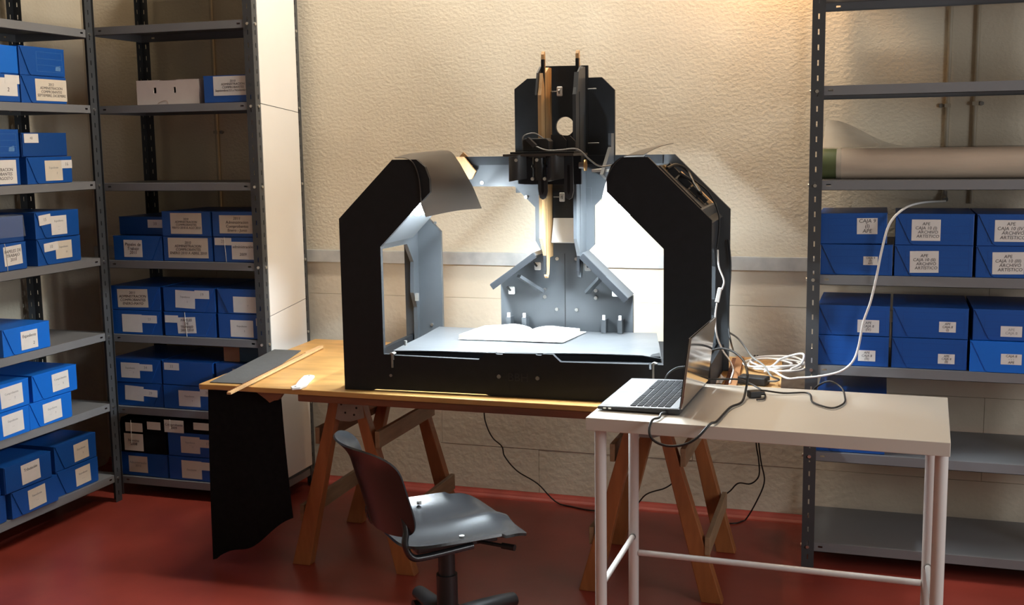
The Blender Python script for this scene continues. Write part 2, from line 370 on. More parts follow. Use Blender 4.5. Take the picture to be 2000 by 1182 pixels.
# side-wall rack -----------------------------------------------------------
place('side', 5, 'corner-end', 3.842, dict(f='labelled 2012', slant=-1, labels=[lab(.30, 1.0, .10, .90, '2012\nADMINISTRACION\nCOMPROBANTES\nSEPTIEMBRE, DICIEMBRE', .0175, C_)]),
      dict(f='with printed emblem', m='blue', frame=(.36, .94, .16, .84), logo=True, slant=-1, h=.112))
place('side', 5, 'second', 3.575, dict(f='numbered 2', m='blue', slant=0, labels=[lab(.45, .95, .22, .86, '\n     2', .022), lab(.70, 1.0, .66, .97)]),
      dict(f='with typed label', slant=0, m='blue2', labels=[lab(.1, .62, .16, .92, 'Administracion\nComprobantes\nDiciembre', .018)]))
place('side', 4, 'corner-end', 3.845, dict(f='with two labels', slant=-1, labels=[lab(.38, .77, .10, .86, 'Expediente\n\n           7', .012, C_, T_), lab(.75, 1.0, .55, .86, '16', .02, W_, T_)]),
      dict(f='with small tag', slant=0, m='bluedk', dy=.02, h=.095, labels=[lab(.05, .36, .58, .96, '40', .016, W_, T_)]))
place('side', 4, 'second', 3.548, dict(f='labelled 1 COMPROBANTES', slant=0, labels=[lab(.20, .92, .06, .92, '1\nADMINISTRACION\nCOMPROBANTES\nMAYO - AGOSTO', .0175)]),
      dict(f='with printed emblem', slant=0, m='blue', frame=(.2, .94, .16, .84), logo=True))
place('side', 3, 'corner-end', 3.872, dict(f='numbered 10', slant=-1, labels=[lab(.40, .78, .18, .86, 'Expediente\n\n          11', .012, C_, T_), lab(.14, .46, .52, .84, '10', .02, W_, T_, .06)]),
      dict(f='with tilted tag', slant=-1, labels=[lab(.34, .70, .10, .82, 'Expediente\n\n- -\n- -', .012, W_, T_), lab(.07, .34, .52, .90, '15', .018, W_, T_, .08)], dc=-.005))
place('side', 3, 'second', 3.545, dict(f='marked TRABAJO 2010', slant=0, labels=[lab(.52, .90, .20, .90, 'PAPELES DE\nTRABAJO\n2010', .018, rot=.05)], string=.56),
      dict(f='wrapped in film', slant=0, m='bluedk', h=.10, dy=.005))
place('side', 2, 'single', 3.63, dict(f='marked 2', slant=-1, m='blue2', labels=[lab(.36, .72, .12, .80, 'Expediente\n\n          2', .017)], tw=0), None, out=.012)  # brighter blue here has the incoming light put into the colour
place('side', 1, 'corner-end', 3.745, dict(f='with tilted label', slant=-1, m='blue2', dc=-.013, w=.25, tw=0, labels=[lab(.30, .74, .12, .84, 'Expediente\n\n- -       7', .012, W_, T_, .03)]),
      dict(f='with square label', slant=-1, m='blue2', dc=.02, labels=[lab(.42, .80, .18, .86, 'Comprobantes\n\n- -      5', .012, W_, T_, .03)]), out=.02)
place('side', 1, 'second', 3.48, dict(f='with plain label', slant=-1, m='blue2', w=.25, tw=0, labels=[lab(.40, .86, .14, .88, 'Expediente\n\n- -', .012, W_, T_, .03)]),
      dict(f='with ruled label', slant=-1, m='blue2', labels=[lab(.40, .86, .14, .88, 'Comprobantes\n\n- -      7', .012, W_, T_, .03)]), out=.02)
place('side', 0, 'corner-end', 3.882, dict(f='with ruled label', slant=-1, labels=[lab(.44, .80, .14, .84, 'Expediente\n\n- - -', .012, C_, T_, .03)]),
      dict(f='with cream label', slant=-1, labels=[lab(.44, .80, .12, .82, 'Expediente\n\n      7', .012, C_, T_, .03)]))
place('side', 0, 'second', 3.582, dict(f='with torn label', slant=-1, dc=.018, labels=[lab(.34, .72, .12, .86, 'Expediente\n\n- -', .012, C_, T_, .04)]),
      dict(f='marked Tributación', slant=0, dc=-.012, labels=[lab(.34, .74, .14, .88, 'Tributación\n\n ', .016, W_, I_, .04)]), out=.025)
place('side', 0, 'third', 3.31, dict(f='with plain front', slant=-1, dc=.012), dict(f='with blank front', slant=-1, dc=-.012), out=.015)
# corner rack --------------------------------------------------------------
place('corner', 5, 'panel-side', -2.625, dict(f='labelled Septiembre/10', slant=0, w=.245, h=.112, labels=[lab(.20, .97, .26, .97, '2010\nADMINISTRACION\nCOMPROBANTES\nSeptiembre/10 a Noviembre/10', .0165, W_)]), None)
place('corner', 3, 'side-rack', -3.118, dict(f='marked Trabajo 2011', slant=1, labels=[lab(.22, .60, .14, .84, 'Papeles de\nTrabajo\n2011', .019)]),
      dict(f='with curled tag', slant=0, m='bluedk', h=.08, dy=.05, labels=[lab(.60, .90, .40, .84, '38', .02, W_, T_)]), w=.252)
place('corner', 3, 'middle', -2.865, dict(f='labelled ABRIL 2010', slant=0, labels=[lab(.10, .92, .14, .95, A4+'ENERO 2010 A ABRIL 2010', .018, C_)]),
      dict(f='labelled AGO 2010', slant=0, labels=[lab(.18, .82, .10, .94, A4+'MAYO 2010 A AGO 2010', .018, C_)]), w=.248)
place('corner', 3, 'panel-side', -2.619, dict(f='marked 2009', slant=0, labels=[lab(.38, .84, .12, .82, 'administración\n\n2009', .018), lab(.03, .38, .68, .97, '29', .02, W_, T_)], string=.24),
      dict(f='labelled Enero - Junio', slant=0, labels=[lab(.15, .88, .14, .86, '2011\nAdministracion\nComprobantes\nEnero - Junio', .0185, C_)]), w=.238)
place('corner', 2, 'side-rack', -3.148, dict(f='with two tags', slant=1, labels=[lab(.22, .62, .10, .84, '', .01, W_), lab(.62, .92, .50, .82, '23', .016, W_, T_)]),
      dict(f='labelled ENERO-MAYO', slant=1, labels=[lab(.15, .76, .12, .88, '2011\nADMINISTRACION\nCOMPROBANTES\nENERO-MAYO', .0168, C_, I_, .02)]))
place('corner', 2, 'middle', -2.874, dict(f='tied, marked 2009/2010', slant=1, labels=[lab(.26, .62, .14, .80, 'PAPELES\nDE\nTRABAJO\n2009/2010', .0155, W_, I_, .05), lab(.02, .28, .56, .86, '', .01)], string=.42),
      dict(f='with two labels', slant=1, labels=[lab(.24, .62, .16, .88, 'Expediente\n\n       2', .011, W_, T_, -.04), lab(.62, .90, .56, .90, '19', .018, W_, T_)]))
place('corner', 2, 'panel-side', -2.616, dict(f='with low label', slant=0, labels=[lab(.26, .74, .08, .76, 'Expediente\n\n        2', .011, W_, T_), lab(.80, .98, .56, .86)]),
      dict(f='with cut tag', slant=-1, labels=[lab(.34, .86, .06, .70, '\n       7', .011, W_, T_), lab(.82, .98, .56, .86)]), w=.236)
place('corner', 1, 'side-rack', -3.165, dict(f='numbered 29', slant=1, labels=[lab(.24, .62, .24, .86, '', .01, W_, T_, -.04), lab(.62, .90, .44, .74, '29', .018, W_, T_, -.04)]),
      dict(f='with stepped label', slant=1, labels=[lab(.20, .58, .20, .84, 'Expediente\n- -\n          7', .011, W_, T_), lab(.56, .84, .52, .80, '34', .018, W_, T_)]))
place('corner', 1, 'middle', -2.899, dict(f='numbered 20', slant=0, labels=[lab(.30, .72, .14, .80, 'Expediente\n\n         7', .011, W_, T_), lab(.72, 1., .60, .90, '20', .018, W_, T_)], w=.266),
      dict(f='numbered 33', slant=0, labels=[lab(.04, .34, .62, .92, '33', .018, W_, T_)]))
place('corner', 1, 'panel-side', -2.634, dict(f='with plain front', slant=0), dict(f='with high tag', slant=0, labels=[lab(.34, .7, .5, .8, '', .01)]), w=.25)
place('corner', 0, 'middle', -2.893, dict(f='with pale label', slant=0, labels=[lab(.26, .66, .10, .86, 'Expediente', .011, C_, T_), lab(.64, .98, .50, .84, '', .01, C_)]),
      dict(f='numbered 12', slant=0, labels=[lab(.26, .64, .16, .86, 'Expediente\n- -\n        7', .011, C_, T_), lab(.64, .95, .44, .78, '12', .018, C_, T_)]))
a0 = arch_box((-3.162, BY+.02, BZ[0]+.0005), R(-.5), 'blue archive box marked 2010 beneath black wrapped bundle, lowest shelf, corner rack', slant=0, w=.264, labels=[lab(.22, .60, .16, .86, 'Administración\n2010', .016, C_, T_)])
# soft black bundles on the lowest shelf of the corner rack
def bundle(c, z, w, h, label, tags, f=1):
    t = thing('black_bundle', label, 'bundle', (c, BY+.02, z), 0, 'black wrapped bundles')
    def fn(u, v):
        a = (u-.5)*2; r = 1-.08*max(0, v-.5)*2
        return (a*w/2*r+.004*math.sin(9*v+3*u), .002+.012*math.sin(v*math.pi)*-1+.006*math.sin(7*u+5*v)+.02*v*v, v*h)
    b = MB(); nb = 14
    b.grid(fn, nb, 10)
    b.grid(lambda u, v: (fn(u, 1)[0], fn(u, 1)[1]+v*.30, h-.0+.004*math.sin(6*u+4*v)), nb, 6)
    for e in (0, 1): b.grid(lambda u, v: (fn(e, v)[0], fn(e, v)[1]+u*.30, v*h), 6, 10)
    b.grid(lambda u, v: (fn(u, v)[0], .30, fn(u, v)[2]), nb, 2); b.grid(lambda u, v: (fn(u, 0)[0], v*.30, 0), nb, 1)
    b.build('wrapping', M['cloth'], t)
    for (x0, x1, z0, z1, body, sz) in tags:
        q = [(x0, z0), (x1, z0), (x1, z1), (x0, z1)]
        lb = MB().prism(q, -.0165, -.0160, XZ).build('paper_label', M['paper2'], t)
        if body: text(lb, body, (x0+x1)/2, -.017, (z0+z1)/2, sz, M['ink'], space=.9, fit=(x1-x0, z1-z0))
    MB().tube([(tags[0][0]+.03, -.016, h), (tags[0][0]+.031, -.0185, h*.8), (tags[0][0]+.03, -.0185, h*.3)], .0012, 5, 3).build('string', M['string'], t)
    return t
bundle(-3.160, BZ[0]+BH+.003, .256, .152, 'black wrapped bundle tied with string and three white tags, on blue box', [(-.07, .02, .10, .14, '', .01), (.045, .115, .115, .152-.002, '', .01), (-.08, .02, .012, .09, 'Nómina\n2008', .018)])
bundle(-2.895, BZ[0]+2*BH+.005, .262, .058, 'flat black bundle marked 2009 lying on two blue boxes in corner rack', [(-.13, -.03, .0, .056, 'Comprobante\n2009', .016), (.02, .10, .02, .052, '', .01)])
# rack behind the desk -----------------------------------------------------
ape = lambda n: f'APE\nCAJA 10 ({n})\n   ARCHIVO\n   ARTÍSTICO'
FR = (.14, .95, .16, .84)
place('desk', 3, 'post-side', -.104, dict(f='with small tag', slant=-1, frame=FR, w=.245, labels=[lab(.60, .80, .34, .62, 'CAJA 9\n(II)\nAPE', .0105)]),
      dict(f='marked CAJA 9', slant=0, frame=FR, w=.232, dc=-.013, labels=[lab(.56, .86, .32, .84, 'CAJA 9\n(I)\nAPE', .0185)], tw=.5, tilt=R(-.8)))
place('desk', 3, 'middle', .149, dict(f='marked 10 (II)', slant=-1, frame=FR, labels=[lab(.20, .57, .12, .82, ape('II'), .0205, W_, I_, .02)]),
      dict(f='marked 10 (I)', slant=-1, frame=FR, labels=[lab(.21, .58, .14, .82, ape('I'), .0205)]), w=.256)
place('desk', 3, 'outer', .414, dict(f='marked 10 (III)', slant=-1, frame=FR, labels=[lab(.20, .58, .12, .82, ape('III'), .0205, W_, I_, .02)]),
      dict(f='marked 10 (IV)', slant=-1, frame=FR, labels=[lab(.21, .60, .14, .82, ape('IV'), .0205)]), w=.262)
place('desk', 2, 'post-side', -.108, dict(f='marked 8 (III)', slant=-1, frame=FR, w=.246, labels=[lab(.58, .82, .18, .54, 'APE\nCAJA 8\n(III)', .0115)]),
      dict(f='marked 8 (IV)', slant=-1, frame=FR, w=.246, labels=[lab(.56, .86, .12, .54, 'APE\nCAJA 8\n(IV)', .0125)]))
place('desk', 2, 'middle', .146, dict(f='marked 8 (II)', slant=-1, frame=FR, labels=[lab(.62, .84, .20, .52, 'APE\nCAJA 8\n(II)', .0115)]),
      dict(f='marked 8 (I)', slant=-1, frame=FR, labels=[lab(.62, .84, .22, .56, 'APE\nCAJA 8\n(I)', .0115)]), w=.25)
place('desk', 2, 'outer', .413, dict(f='in brighter blue', slant=-1, m='blue2', labels=[lab(.36, .60, .28, .62, 'CAJA 8\n- - -\nAPE', .0115)], w=.275, dy=-.012),
      dict(f='with tiny tag', slant=-1, frame=FR, labels=[lab(.34, .60, .14, .48, 'APE\nCAJA 8', .0125, W_, T_)]), w=.262)
place('desk', 1, 'post-side', -.108, dict(f='with plain front', slant=-1, w=.24), dict(f='with blank front', slant=-1, w=.24, dy=.02))
# white cardboard box and teal box on the corner rack
t = thing('cardboard_box', 'small white cardboard box with two hand slots on corner rack shelf', 'box', (-2.930, BY+.03, BZ[5]+.0005), R(1))
b = MB(); w2, h2, d2 = .152, .100, .22
b.strip(-w2, w2, [0, .048, .072, h2], 0, .003, [(-.068, -.055), (.03, .041)], lambda a, bb, c: (a, c, bb))
b.box(-w2, -w2+.003, .003, d2, 0, h2).box(w2-.003, w2, .003, d2, 0, h2).box(-w2, w2, d2, d2+.003, 0, h2).box(-w2, w2, .003, d2, 0, .003)
b.build('body', M['carton'], t)
MB().box(-w2, -.04, .0, d2, h2, h2+.003).box(.045, w2, .0, d2, h2, h2+.003).box(-.04, .045, .012, d2, h2-.001, h2+.002).build('top_flap', M['carton'], t)
MB().tube([(-.05, -.0006, .002), (-.045, -.0006, .008), (-.02, -.0006, .016), (-.005, -.0006, .014), (.0, -.0006, .002)], .0006, 4, 3).build('tuck_tab', M['tape'], t)
t = thing('file_box', 'dark teal file box with brown spine tape lying on blue boxes', 'box', (-2.62, BY+.06, BZ[1]+2*BH+.004), 0)
MB().box(-.11, .11, 0, .3, 0, .066).build('body', M['teal'], t, bevel=.002)
MB().box(-.118, -.040, -.0012, .29, .0, .0675).build('spine_tape', M['tape'], t)
# plastic film draped over the upper box on the side rack
def fl_(u, v):
    y = 3.40+u*.265; s = v*.16
    x = LX-.012+.004*math.sin(9*u+4*v) if s < .085 else LX-.012-(s-.085)
    z = LZ[3]+.215-(.085-s) if s < .085 else LZ[3]+.2145+.0025*math.sin(8*u+6*v)
    return (x+.006, y, z)
MB().grid(fl_, 16, 12).build('plastic_film', M['film2'], None, label='clear film draped over blue box in second stack, side-wall rack', cat='plastic film')
# ------------------------------------------------------------------ work table on trestles
TZ = .70
tb = thing('work_table', 'long varnished board tabletop lying across two wooden trestles', 'table', (-1.38, 4.03, TZ-.045))
def tw(x, y): return (x+1.38, y-4.03)
edge = [(-2.366, 3.517), (-2.352, 3.512), (-2.30, 3.519), (-2.1, 3.518), (-1.95, 3.522), (-1.6, 3.521), (-1.2, 3.526), (-.86, 3.528), (-.39, 3.532), (-.375, 4.505), (-1.4, 4.500), (-2.411, 4.495)]
MB().prism([tw(*p) for p in edge], .026, .045, XY).build('board', M['tabletop'], tb, bevel=.002)
MB().box(-1.97+1.38, -.42+1.38, 3.528-4.03, 3.575-4.03, 0, .0255).build('front_batten', M['apron'], tb, bevel=.003)
MB().box(-1.97+1.38, -.42+1.38, 4.40-4.03, 4.46-4.03, 0, .0255).build('rear_batten', M['apron'], tb, bevel=.003)
MB().prism([(-2.10+1.38, .0), (-2.085+1.38, -.012), (-2.07+1.38, -.004), (-2.05+1.38, .0), (-2.03+1.38, .0255), (-2.14+1.38, .0255)], 3.53-4.03, 3.55-4.03, XZ).build('splinter', M['apron'], tb)

def trestle(fl, fr, bl, br, label):
    ax = sum(p[0] for p in (fl, fr, bl, br))/4; yf = (fl[1]+fr[1])/2; yb = (bl[1]+br[1])/2; zt = TZ-.0455
    t = thing('wooden_trestle', label, 'trestle', (ax, (yf+yb)/2, 0), 0, 'wooden trestles')
    L_ = lambda x, y, z: (x-ax, y-(yf+yb)/2, z)
    MB().box(-.024, .024, (yf-yb)/2-.02, (yb-yf)/2+.05, zt-.085, zt).build('top_beam', M['trestle'], t, bevel=.003)
    for (x, y), s in ((fl, -1), (fr, 1), (bl, -1), (br, 1)):
        top = ax+s*.062
        bt = [(x-s*.036, 0), (x+s*.036, 0), (top+s*.0, zt-.02), (top-s*.036, zt-.02), ]
        b = MB().prism([(p-ax, q) for p, q in bt], y-(yf+yb)/2-.022, y-(yf+yb)/2+.022, XZ); b.build('leg', M['trestle'], t, bevel=.003)
    def at(s, y, z):   # on the leg line
        f = z/(zt-.02); foot = {(-1, 0): fl, (1, 0): fr, (-1, 1): bl, (1, 1): br}[(s, y)]
        return foot[0]+(ax+s*.045-foot[0])*f
    for s in (-1, 1):
        for z in (.20, .50):
            xa, xb = at(s, 0, z)+s*.040, at(s, 1, z)+s*.040
            MB().beam(L_(xa, yf-.02, z), L_(xb, yb+.02, z), .018, .062).build('side_rail', M['brace'], t, bevel=.002)
    # perforated steel bracket over the front apex
    q = [(-.066, zt-.002), (.066, zt-.002), (.074, zt-.075), (.02, zt-.092), (-.02, zt-.092), (-.074, zt-.075)]
    br_ = MB().prism(q, (yf-yb)/2-.0245, (yf-yb)/2-.0225, XZ).build('bracket', M['steel'], t)
    for hx, hz in ((-.045, .02), (-.015, .03), (.02, .018), (.045, .04), (-.04, .055), (.0, .06), (.035, .066)):
        MB().cyl((hx, (yf-yb)/2-.0255, zt-hz), (hx, (yf-yb)/2-.0243, zt-hz), .004, 8).build('nail', M['dark'], br_)
    return t
trestle((-2.05, 3.665), (-1.63, 3.675), (-2.07, 4.155), (-1.63, 4.165), 'orange-stained wooden trestle beside the hanging black cloth')
trestle((-.955, 3.715), (-.53, 3.725), (-.975, 4.195), (-.55, 4.22), 'orange-stained wooden trestle standing under the white desk end')

# black cloth hanging from the table front, and the things on the table's end
def cl(u, v):
    x0, x1 = -2.352+(-.022)*v, -2.052+.021*v
    bot = .018+.186*u**1.25+.012*math.sin(u*9)*(1 if u > .05 else 0)
    z = (TZ-.028)*(1-v)+bot*v
    return (x0+(x1-x0)*u, 3.556+.012*math.sin(u*7+.6)*v+.01*math.sin(u*3.1)*v-.02*v*(1-v), z)
MB().grid(cl, 24, 24, .003).build('black_cloth', M['cloth'], None, label='black felt cloth hanging from the table edge nearly to the red floor', cat='cloth')
st = [P(410, 748, z=TZ), P(492, 752, z=TZ), P(588, 686, z=TZ), P(536, 684, z=TZ)]
MB().prism([(p.x, p.y) for p in st], TZ+.0005, TZ+.0035, XY).build('felt_strip', M['felt'], None, label='dark grey felt strip lying flat along the end of the table', cat='felt strip')
a = P(445, 770, z=TZ+.006); b_ = P(628, 678, z=TZ+.006); d = (b_-a).normalized(); n_ = Vector((-d.y, d.x, 0)); L_ = (b_-a).length
t = thing('toothed_wood_strip', 'long pale wooden strip with fine teeth along one edge, overhanging the table', 'wood strip', (a.x, a.y, TZ+.0045), math.atan2(d.y, d.x))
MB().prism([(0, -.012), (L_-.02, -.014), (L_, -.008), (L_, .010), (L_-.16, .014), (L_-.165, .006), (0, .004)], 0, .008, XY).build('strip', M['lightwood'], t, bevel=.001)
b = MB(); x = .02
while x < L_-.20: b.box(x, x+.009, .0038, .0105, .0005, .0075); x += .0165
b.build('teeth', M['apron'], t, kind='stuff')
# white offset handle
t = thing('offset_handle', 'small white cranked handle piece with two holes lying on the table', 'handle', (0, 0, 0))
c1 = P(577, 759, z=TZ+.003); c2 = P(593, 748, z=TZ+.003); c3 = P(604, 737, z=TZ+.003)
pts = [Vector((p.x, p.y)) for p in (c1, P(588, 757, z=TZ), c2, c3)]
left, right = [], []
for i, p in enumerate(pts):
    dd = (pts[min(i+1, 3)]-pts[max(i-1, 0)]).normalized(); nn = Vector((-dd.y, dd.x))*.020
    left.append(p+nn); right.append(p-nn)
end0 = [pts[0]-(pts[1]-pts[0]).normalized()*.02]; end1 = [pts[3]+(pts[3]-pts[2]).normalized()*.014]
poly = [tuple(p) for p in left+end1+right[::-1]+end0]
MB().prism(poly, TZ+.0008, TZ+.010, XY).build('body', M['white'], t, bevel=.002)
for p in (pts[0], pts[3]): MB().cyl((p.x, p.y, TZ+.0095), (p.x, p.y, TZ+.0106), .004, 10).build('hole', M['dark'], t)

# ------------------------------------------------------------------ book scanner
S = thing('book_scanner', 'large black arch-shaped plywood book scanner with twin lamps on the table', 'scanner', (-1.802, 3.565, TZ+.0005), R(2))
BK, GP = M['blackply'], M['litblackply']
UW = XZ; VW = YZ
WT = 1.275
front = [(0, 0), (.10, 0), (.12, .006), (.52, .006), (.54, 0), (WT, 0), (WT, .60), (1.072, .80), (.985, .80), (.955, .775), (.94, .735), (.94, .69), (1.124, .508), (1.124, .131), (1.085, .131), (1.085, .115), (1.075, .115), (1.075, .131),
         (.782, .127), (.755, .152), (.72, .152), (.716, .147), (.70, .147), (.696, .152), (.585, .150), (.581, .145), (.560, .145), (.556, .150), (.525, .149), (.497, .125), (.19, .128), (.19, .112), (.178, .112), (.178, .131),
         (.151, .131), (.151, .505), (.336, .69), (.335, .735), (.32, .775), (.29, .80), (.203, .80), (0, .60)]
MB().prism(front, 0, .018, UW).build('front_frame', BK, S)
for side in (0, 1):
    m_ = (lambda a: a) if side == 0 else (lambda a: WT-a)
    MB().prism([(m_(.178), .131), (m_(.19), .131), (m_(.19), .134), (m_(.183), .138), (m_(.172), .134)], -.003, .02, UW).build('catch', M['steel'], S)
    MB().box(min(m_(.180), m_(.186)), max(m_(.180), m_(.186)), -.004, .0, .085, .133).build('catch_pin', M['steel'], S)
text(S, 'BBH', .635, -.001, .068, .040, M['rubber'])
for u in (.568, .703, .176): MB().cyl((u, -.004, .07 if u > .3 else .057), (u, .001, .07 if u > .3 else .057), .007 if u > .3 else .005, 10).build('bolt', M['steel'], S)
VR = .60
rear = [(0, 0), (.155, 0), (.155, .51), (.10, .567), (.235, .686), (.46, .685), (.54, .606), (.54, .478), (.568, .430), (.398, .314), (.398, .0), (.917, 0), (.917, .272), (.74, .434), (.77, .465), (.77, .612), (.845, .685), (1.04, .686),
        (1.175, .567), (1.12, .51), (1.12, 0), (WT, 0), (WT, .60), (1.072, .80), (.203, .80), (0, .60)]
MB().prism(rear, VR, VR+.018, UW).build('rear_frame', GP, S)
MB().box(.25, 1.03, VR-.012, VR-.0005, .768, .80).build('top_rail', BK, S)
side_poly = [(.019, 0), (.019, .60), (.06, .625), (.56, .625), (VR-.001, .60), (VR-.001, 0), (.567, 0), (.571, .213), (.537, .275), (.546, .395), (.48, .471), (.10, .476), (.06, .40), (.06, 0)]
MB().prism(side_poly, .045, .060, VW).build('side_panel', GP, S)
MB().prism(side_poly, WT-.060, WT-.045, VW).build('side_panel', GP, S)
# left ply nose between front and rear plates at the top, wooden cross slats
MB().beam((.285, VR-.002, .757), (.24, VR-.002, .80), .05, .006, (0, 1, 0)).build('edge_strip', M['ply'], S)
b = MB().prism([(.215, .80), (.268, .80), (.315, .745), (.298, .715), (.262, .715)], VR-.034, VR-.022, UW); b.build('wood_block', M['ply'], S)
# sloped lamp troughs between the plates (both shoulders)
for side in (0, 1):
    m_ = (lambda a: a) if side == 0 else (lambda a: WT-a)
    MB().prism([(m_(.035), .565), (m_(.23), .758), (m_(.222), .766), (m_(.027), .573)], .0185, VR-.0005, UW).build('trough_floor', GP, S)
    MB().prism([(m_(.10), .500), (m_(.27), .674), (m_(.262), .682), (m_(.092), .508)], .0185, .44, UW).build('reflector_board', GP, S)
    # LED bar
    hb = MB().beam((m_(.278), .024, .640), (m_(.278), .42, .640), .05, .010, (-1 if side == 0 else 1, 0, 1)); hb.build('lamp_housing', M['white'], S)
    MB().beam((m_(.287), .022, .629), (m_(.287), .430, .629), .046, .008, (-1 if side == 0 else 1, 0, 1)).build('led_strip', M['led'], S)
    # bent flexible shade: front curve -> rear curve
    fc = [(.215, .806), (.257, .803), (.282, .785), (.297, .745), (.302, .70), (.305, .650), (.322, .607)]
    rc = [(.175, .818), (.257, .824), (.292, .79), (.325, .735), (.350, .690), (.367, .650), (.383, .611)]
    if side == 1:
        fc = [(.215, .806), (.262, .804), (.290, .795), (.318, .765), (.336, .725), (.350, .660), (.352, .615)]
        rc = [(.18, .840), (.250, .822), (.290, .79), (.322, .735), (.345, .690), (.360, .655), (.372, .622)]
    def cr(c, t):
        k = t*(len(c)-1); i = min(int(k), len(c)-2); f = k-i
        p0 = c[max(i-1, 0)]; p1 = c[i]; p2 = c[i+1]; p3 = c[min(i+2, len(c)-1)]
        return [.5*(2*p1[j]+(p2[j]-p0[j])*f+(2*p0[j]-5*p1[j]+4*p2[j]-p3[j])*f*f+(3*p1[j]-p0[j]-3*p2[j]+p3[j])*f**3) for j in (0, 1)]
    def sf(u, v):
        a_, b2 = cr(fc, u), cr(rc, u); e = math.sin(v*math.pi)*.006
        return (m_(a_[0]*(1-v)+b2[0]*v)+(e if side == 0 else -e)*.3, -.006+v*.425, a_[1]*(1-v)+b2[1]*v+e)
    MB().grid(sf, 24, 8, .0016 if side else -.0016).build('lamp_shade', M['shade'], S)
    # bolts
    for (u, w_) in ((.135, .545), (.11, .14)):
        MB().cyl((m_(u), VR-.006, w_), (m_(u), VR+.001, w_), .006, 8).build('bolt', M['bolt'], S)
    MB().cyl((m_(.066), .44, .545), (m_(.06), .44, .545), .012, 10).build('bolt', M['steel'], S)
    MB().beam((m_(.066), .555, .24), (m_(.066), .555, .27), .012, .012, (1, 0, 0)).build('side_clip', M['steel'], S)
# base rails, bed
MB().box(.02, .038, .019, VR-.001, .0, .10).build('base_rail', BK, S); MB().box(WT-.038, WT-.02, .019, VR-.001, .0, .10).build('base_rail', BK, S)
MB().box(.24, 1.235, .055, .57, .02, .108).build('bed_support', BK, S)
bedq = [(.165, .062), (.62, .112), (1.09, .162), (1.005, .592), (.60, .592), (.145, .590)]
MB().prism(bedq, .109, .128, XY).build('bed_board', BK, S)
def bed(u, v):
    f0, f1 = Vector((.163, .058)), Vector((1.093, .158)); r0, r1 = Vector((.143, .593)), Vector((1.008, .596))
    p = (f0*(1-u)+f1*u)*(1-v)+(r0*(1-u)+r1*u)*v
    z = .1335+.0018*math.sin(u*11+v*3)*math.sin(v*6+1)+(-.010*max(0, u-.93)/.07*max(0, .3-v)/.3)
    return (p.x, p.y, z)
MB().grid(bed, 30, 18, .003).build('bed_sheet', M['sheet'], S)
MB().cyl((.170, .16, .128), (.170, .16, .152), .006, 8).build('bed_pin', M['steel'], S)
# central column rails (left rail raw wood towards its inner side)
def rail(u0, th):
    r = MB()
    r.prism([(.44, .50), (.492, .432), (.492, 1.05), (.47, 1.10), (.452, 1.045), (.44, 1.02)], u0-th/2, u0+th/2, VW)
    r.prism([(.505, .352), (.516, .345), (.535, .36), (.548, .42), (VR-.001, .42), (VR-.001, 1.125), (.56, 1.125), (.505, 1.10)], u0-th/2, u0+th/2, VW)
    return r
for u0, m, nm in ((.604, 'ply', 'wood_rail'), (.733, 'litblackply', 'black_rail')):
    rail(u0, .012).build(nm, M[m], S)
    MB().prism([(.4925, .375), (.4985, .36), (.5045, .375), (.5045, 1.150), (.4925, 1.150)], u0-.0065, u0+.004, VW).build('rail_slider', BK, S)
    MB().prism([(.4925, 1.1505), (.512, 1.1505), (.512, 1.172), (.505, 1.180), (.4985, 1.178), (.4925, 1.168)], u0-.006, u0+.0055, VW).prism([(.5046, 1.10), (.512, 1.102), (.512, 1.1504), (.5046, 1.1504)], u0-.006, u0+.0055, VW).build('slider_tip', M['ply'], S)
for u0 in (.596, .741):
    sg = -1 if u0 < .65 else 1
    MB().prism([(.43, 1.02), (.455, 1.10), (.50, 1.125), (.50, 1.04)], u0+sg*.0, u0+sg*.006, VW).build('rail_cheek', GP, S)
# tower plates
MB().prism([(.459, .66), (.57, .66), (.57, 1.09), (.51, 1.09), (.459, 1.052)], VR+.0185, VR+.034, UW).build('tower_wing', BK, S)
MB().prism([(.745, .66), (.845, .66), (.845, 1.04), (.797, 1.087), (.745, 1.087)], VR+.0185, VR+.034, UW).build('tower_wing', BK, S)
# centre plate with the round hole: two halves round the hole
hc, hr = (.655, .909), .036
arc = lambda a0, a1, n=12: [(hc[0]+hr*math.cos(a0+(a1-a0)*i/n), hc[1]+hr*math.sin(a0+(a1-a0)*i/n)) for i in range(n+1)]
top = [(.571, .909)]+[(hc[0]-hr, .909)][:0]+arc(math.pi, 0)+[(.744, .909), (.744, 1.132), (.571, 1.134)]
bot_ = [(.571, .66), (.744, .66), (.744, .909)]+arc(0, -math.pi)+[(.571, .909)]
MB().prism(top, VR+.0185, VR+.034, UW).prism(bot_, VR+.0185, VR+.034, UW).build('tower_plate', BK, S)
MB().prism([(.571, .606), (.76, .606), (.76, .680), (.571, .680)], VR-.004, VR-.0005, UW).build('column_plate', GP, S)
MB().prism([(.612, .565), (.726, .565), (.726, .668), (.612, .668)], VR-.012, VR-.0045, UW).build('dark_plate', BK, S)
MB().beam((.669, .555, .475), (.669, .590, .565), .108, .006, (0, -1, .3)).build('white_plate', M['white'], S)
for i, (u, w_) in enumerate(((.628, 1.038), (.634, .645))):
    c = MB().box(u+.004, u+.026, .585, .594, w_-.018, w_+.018).build('clip', M['white'], S, bevel=.004)
    MB().cyl((u-.018, .588, w_), (u+.014, .588, w_), .0025, 6).cyl((u+.012, .583, w_), (u+.018, .583, w_), .008, 8).build('screw', M['steel'], c)
for u, w_ in ((.78, 1.045), (.79, .845)): MB().cyl((.748, .60, w_), (u, .60, w_), .0025, 6).build('screw', M['steel'], S)
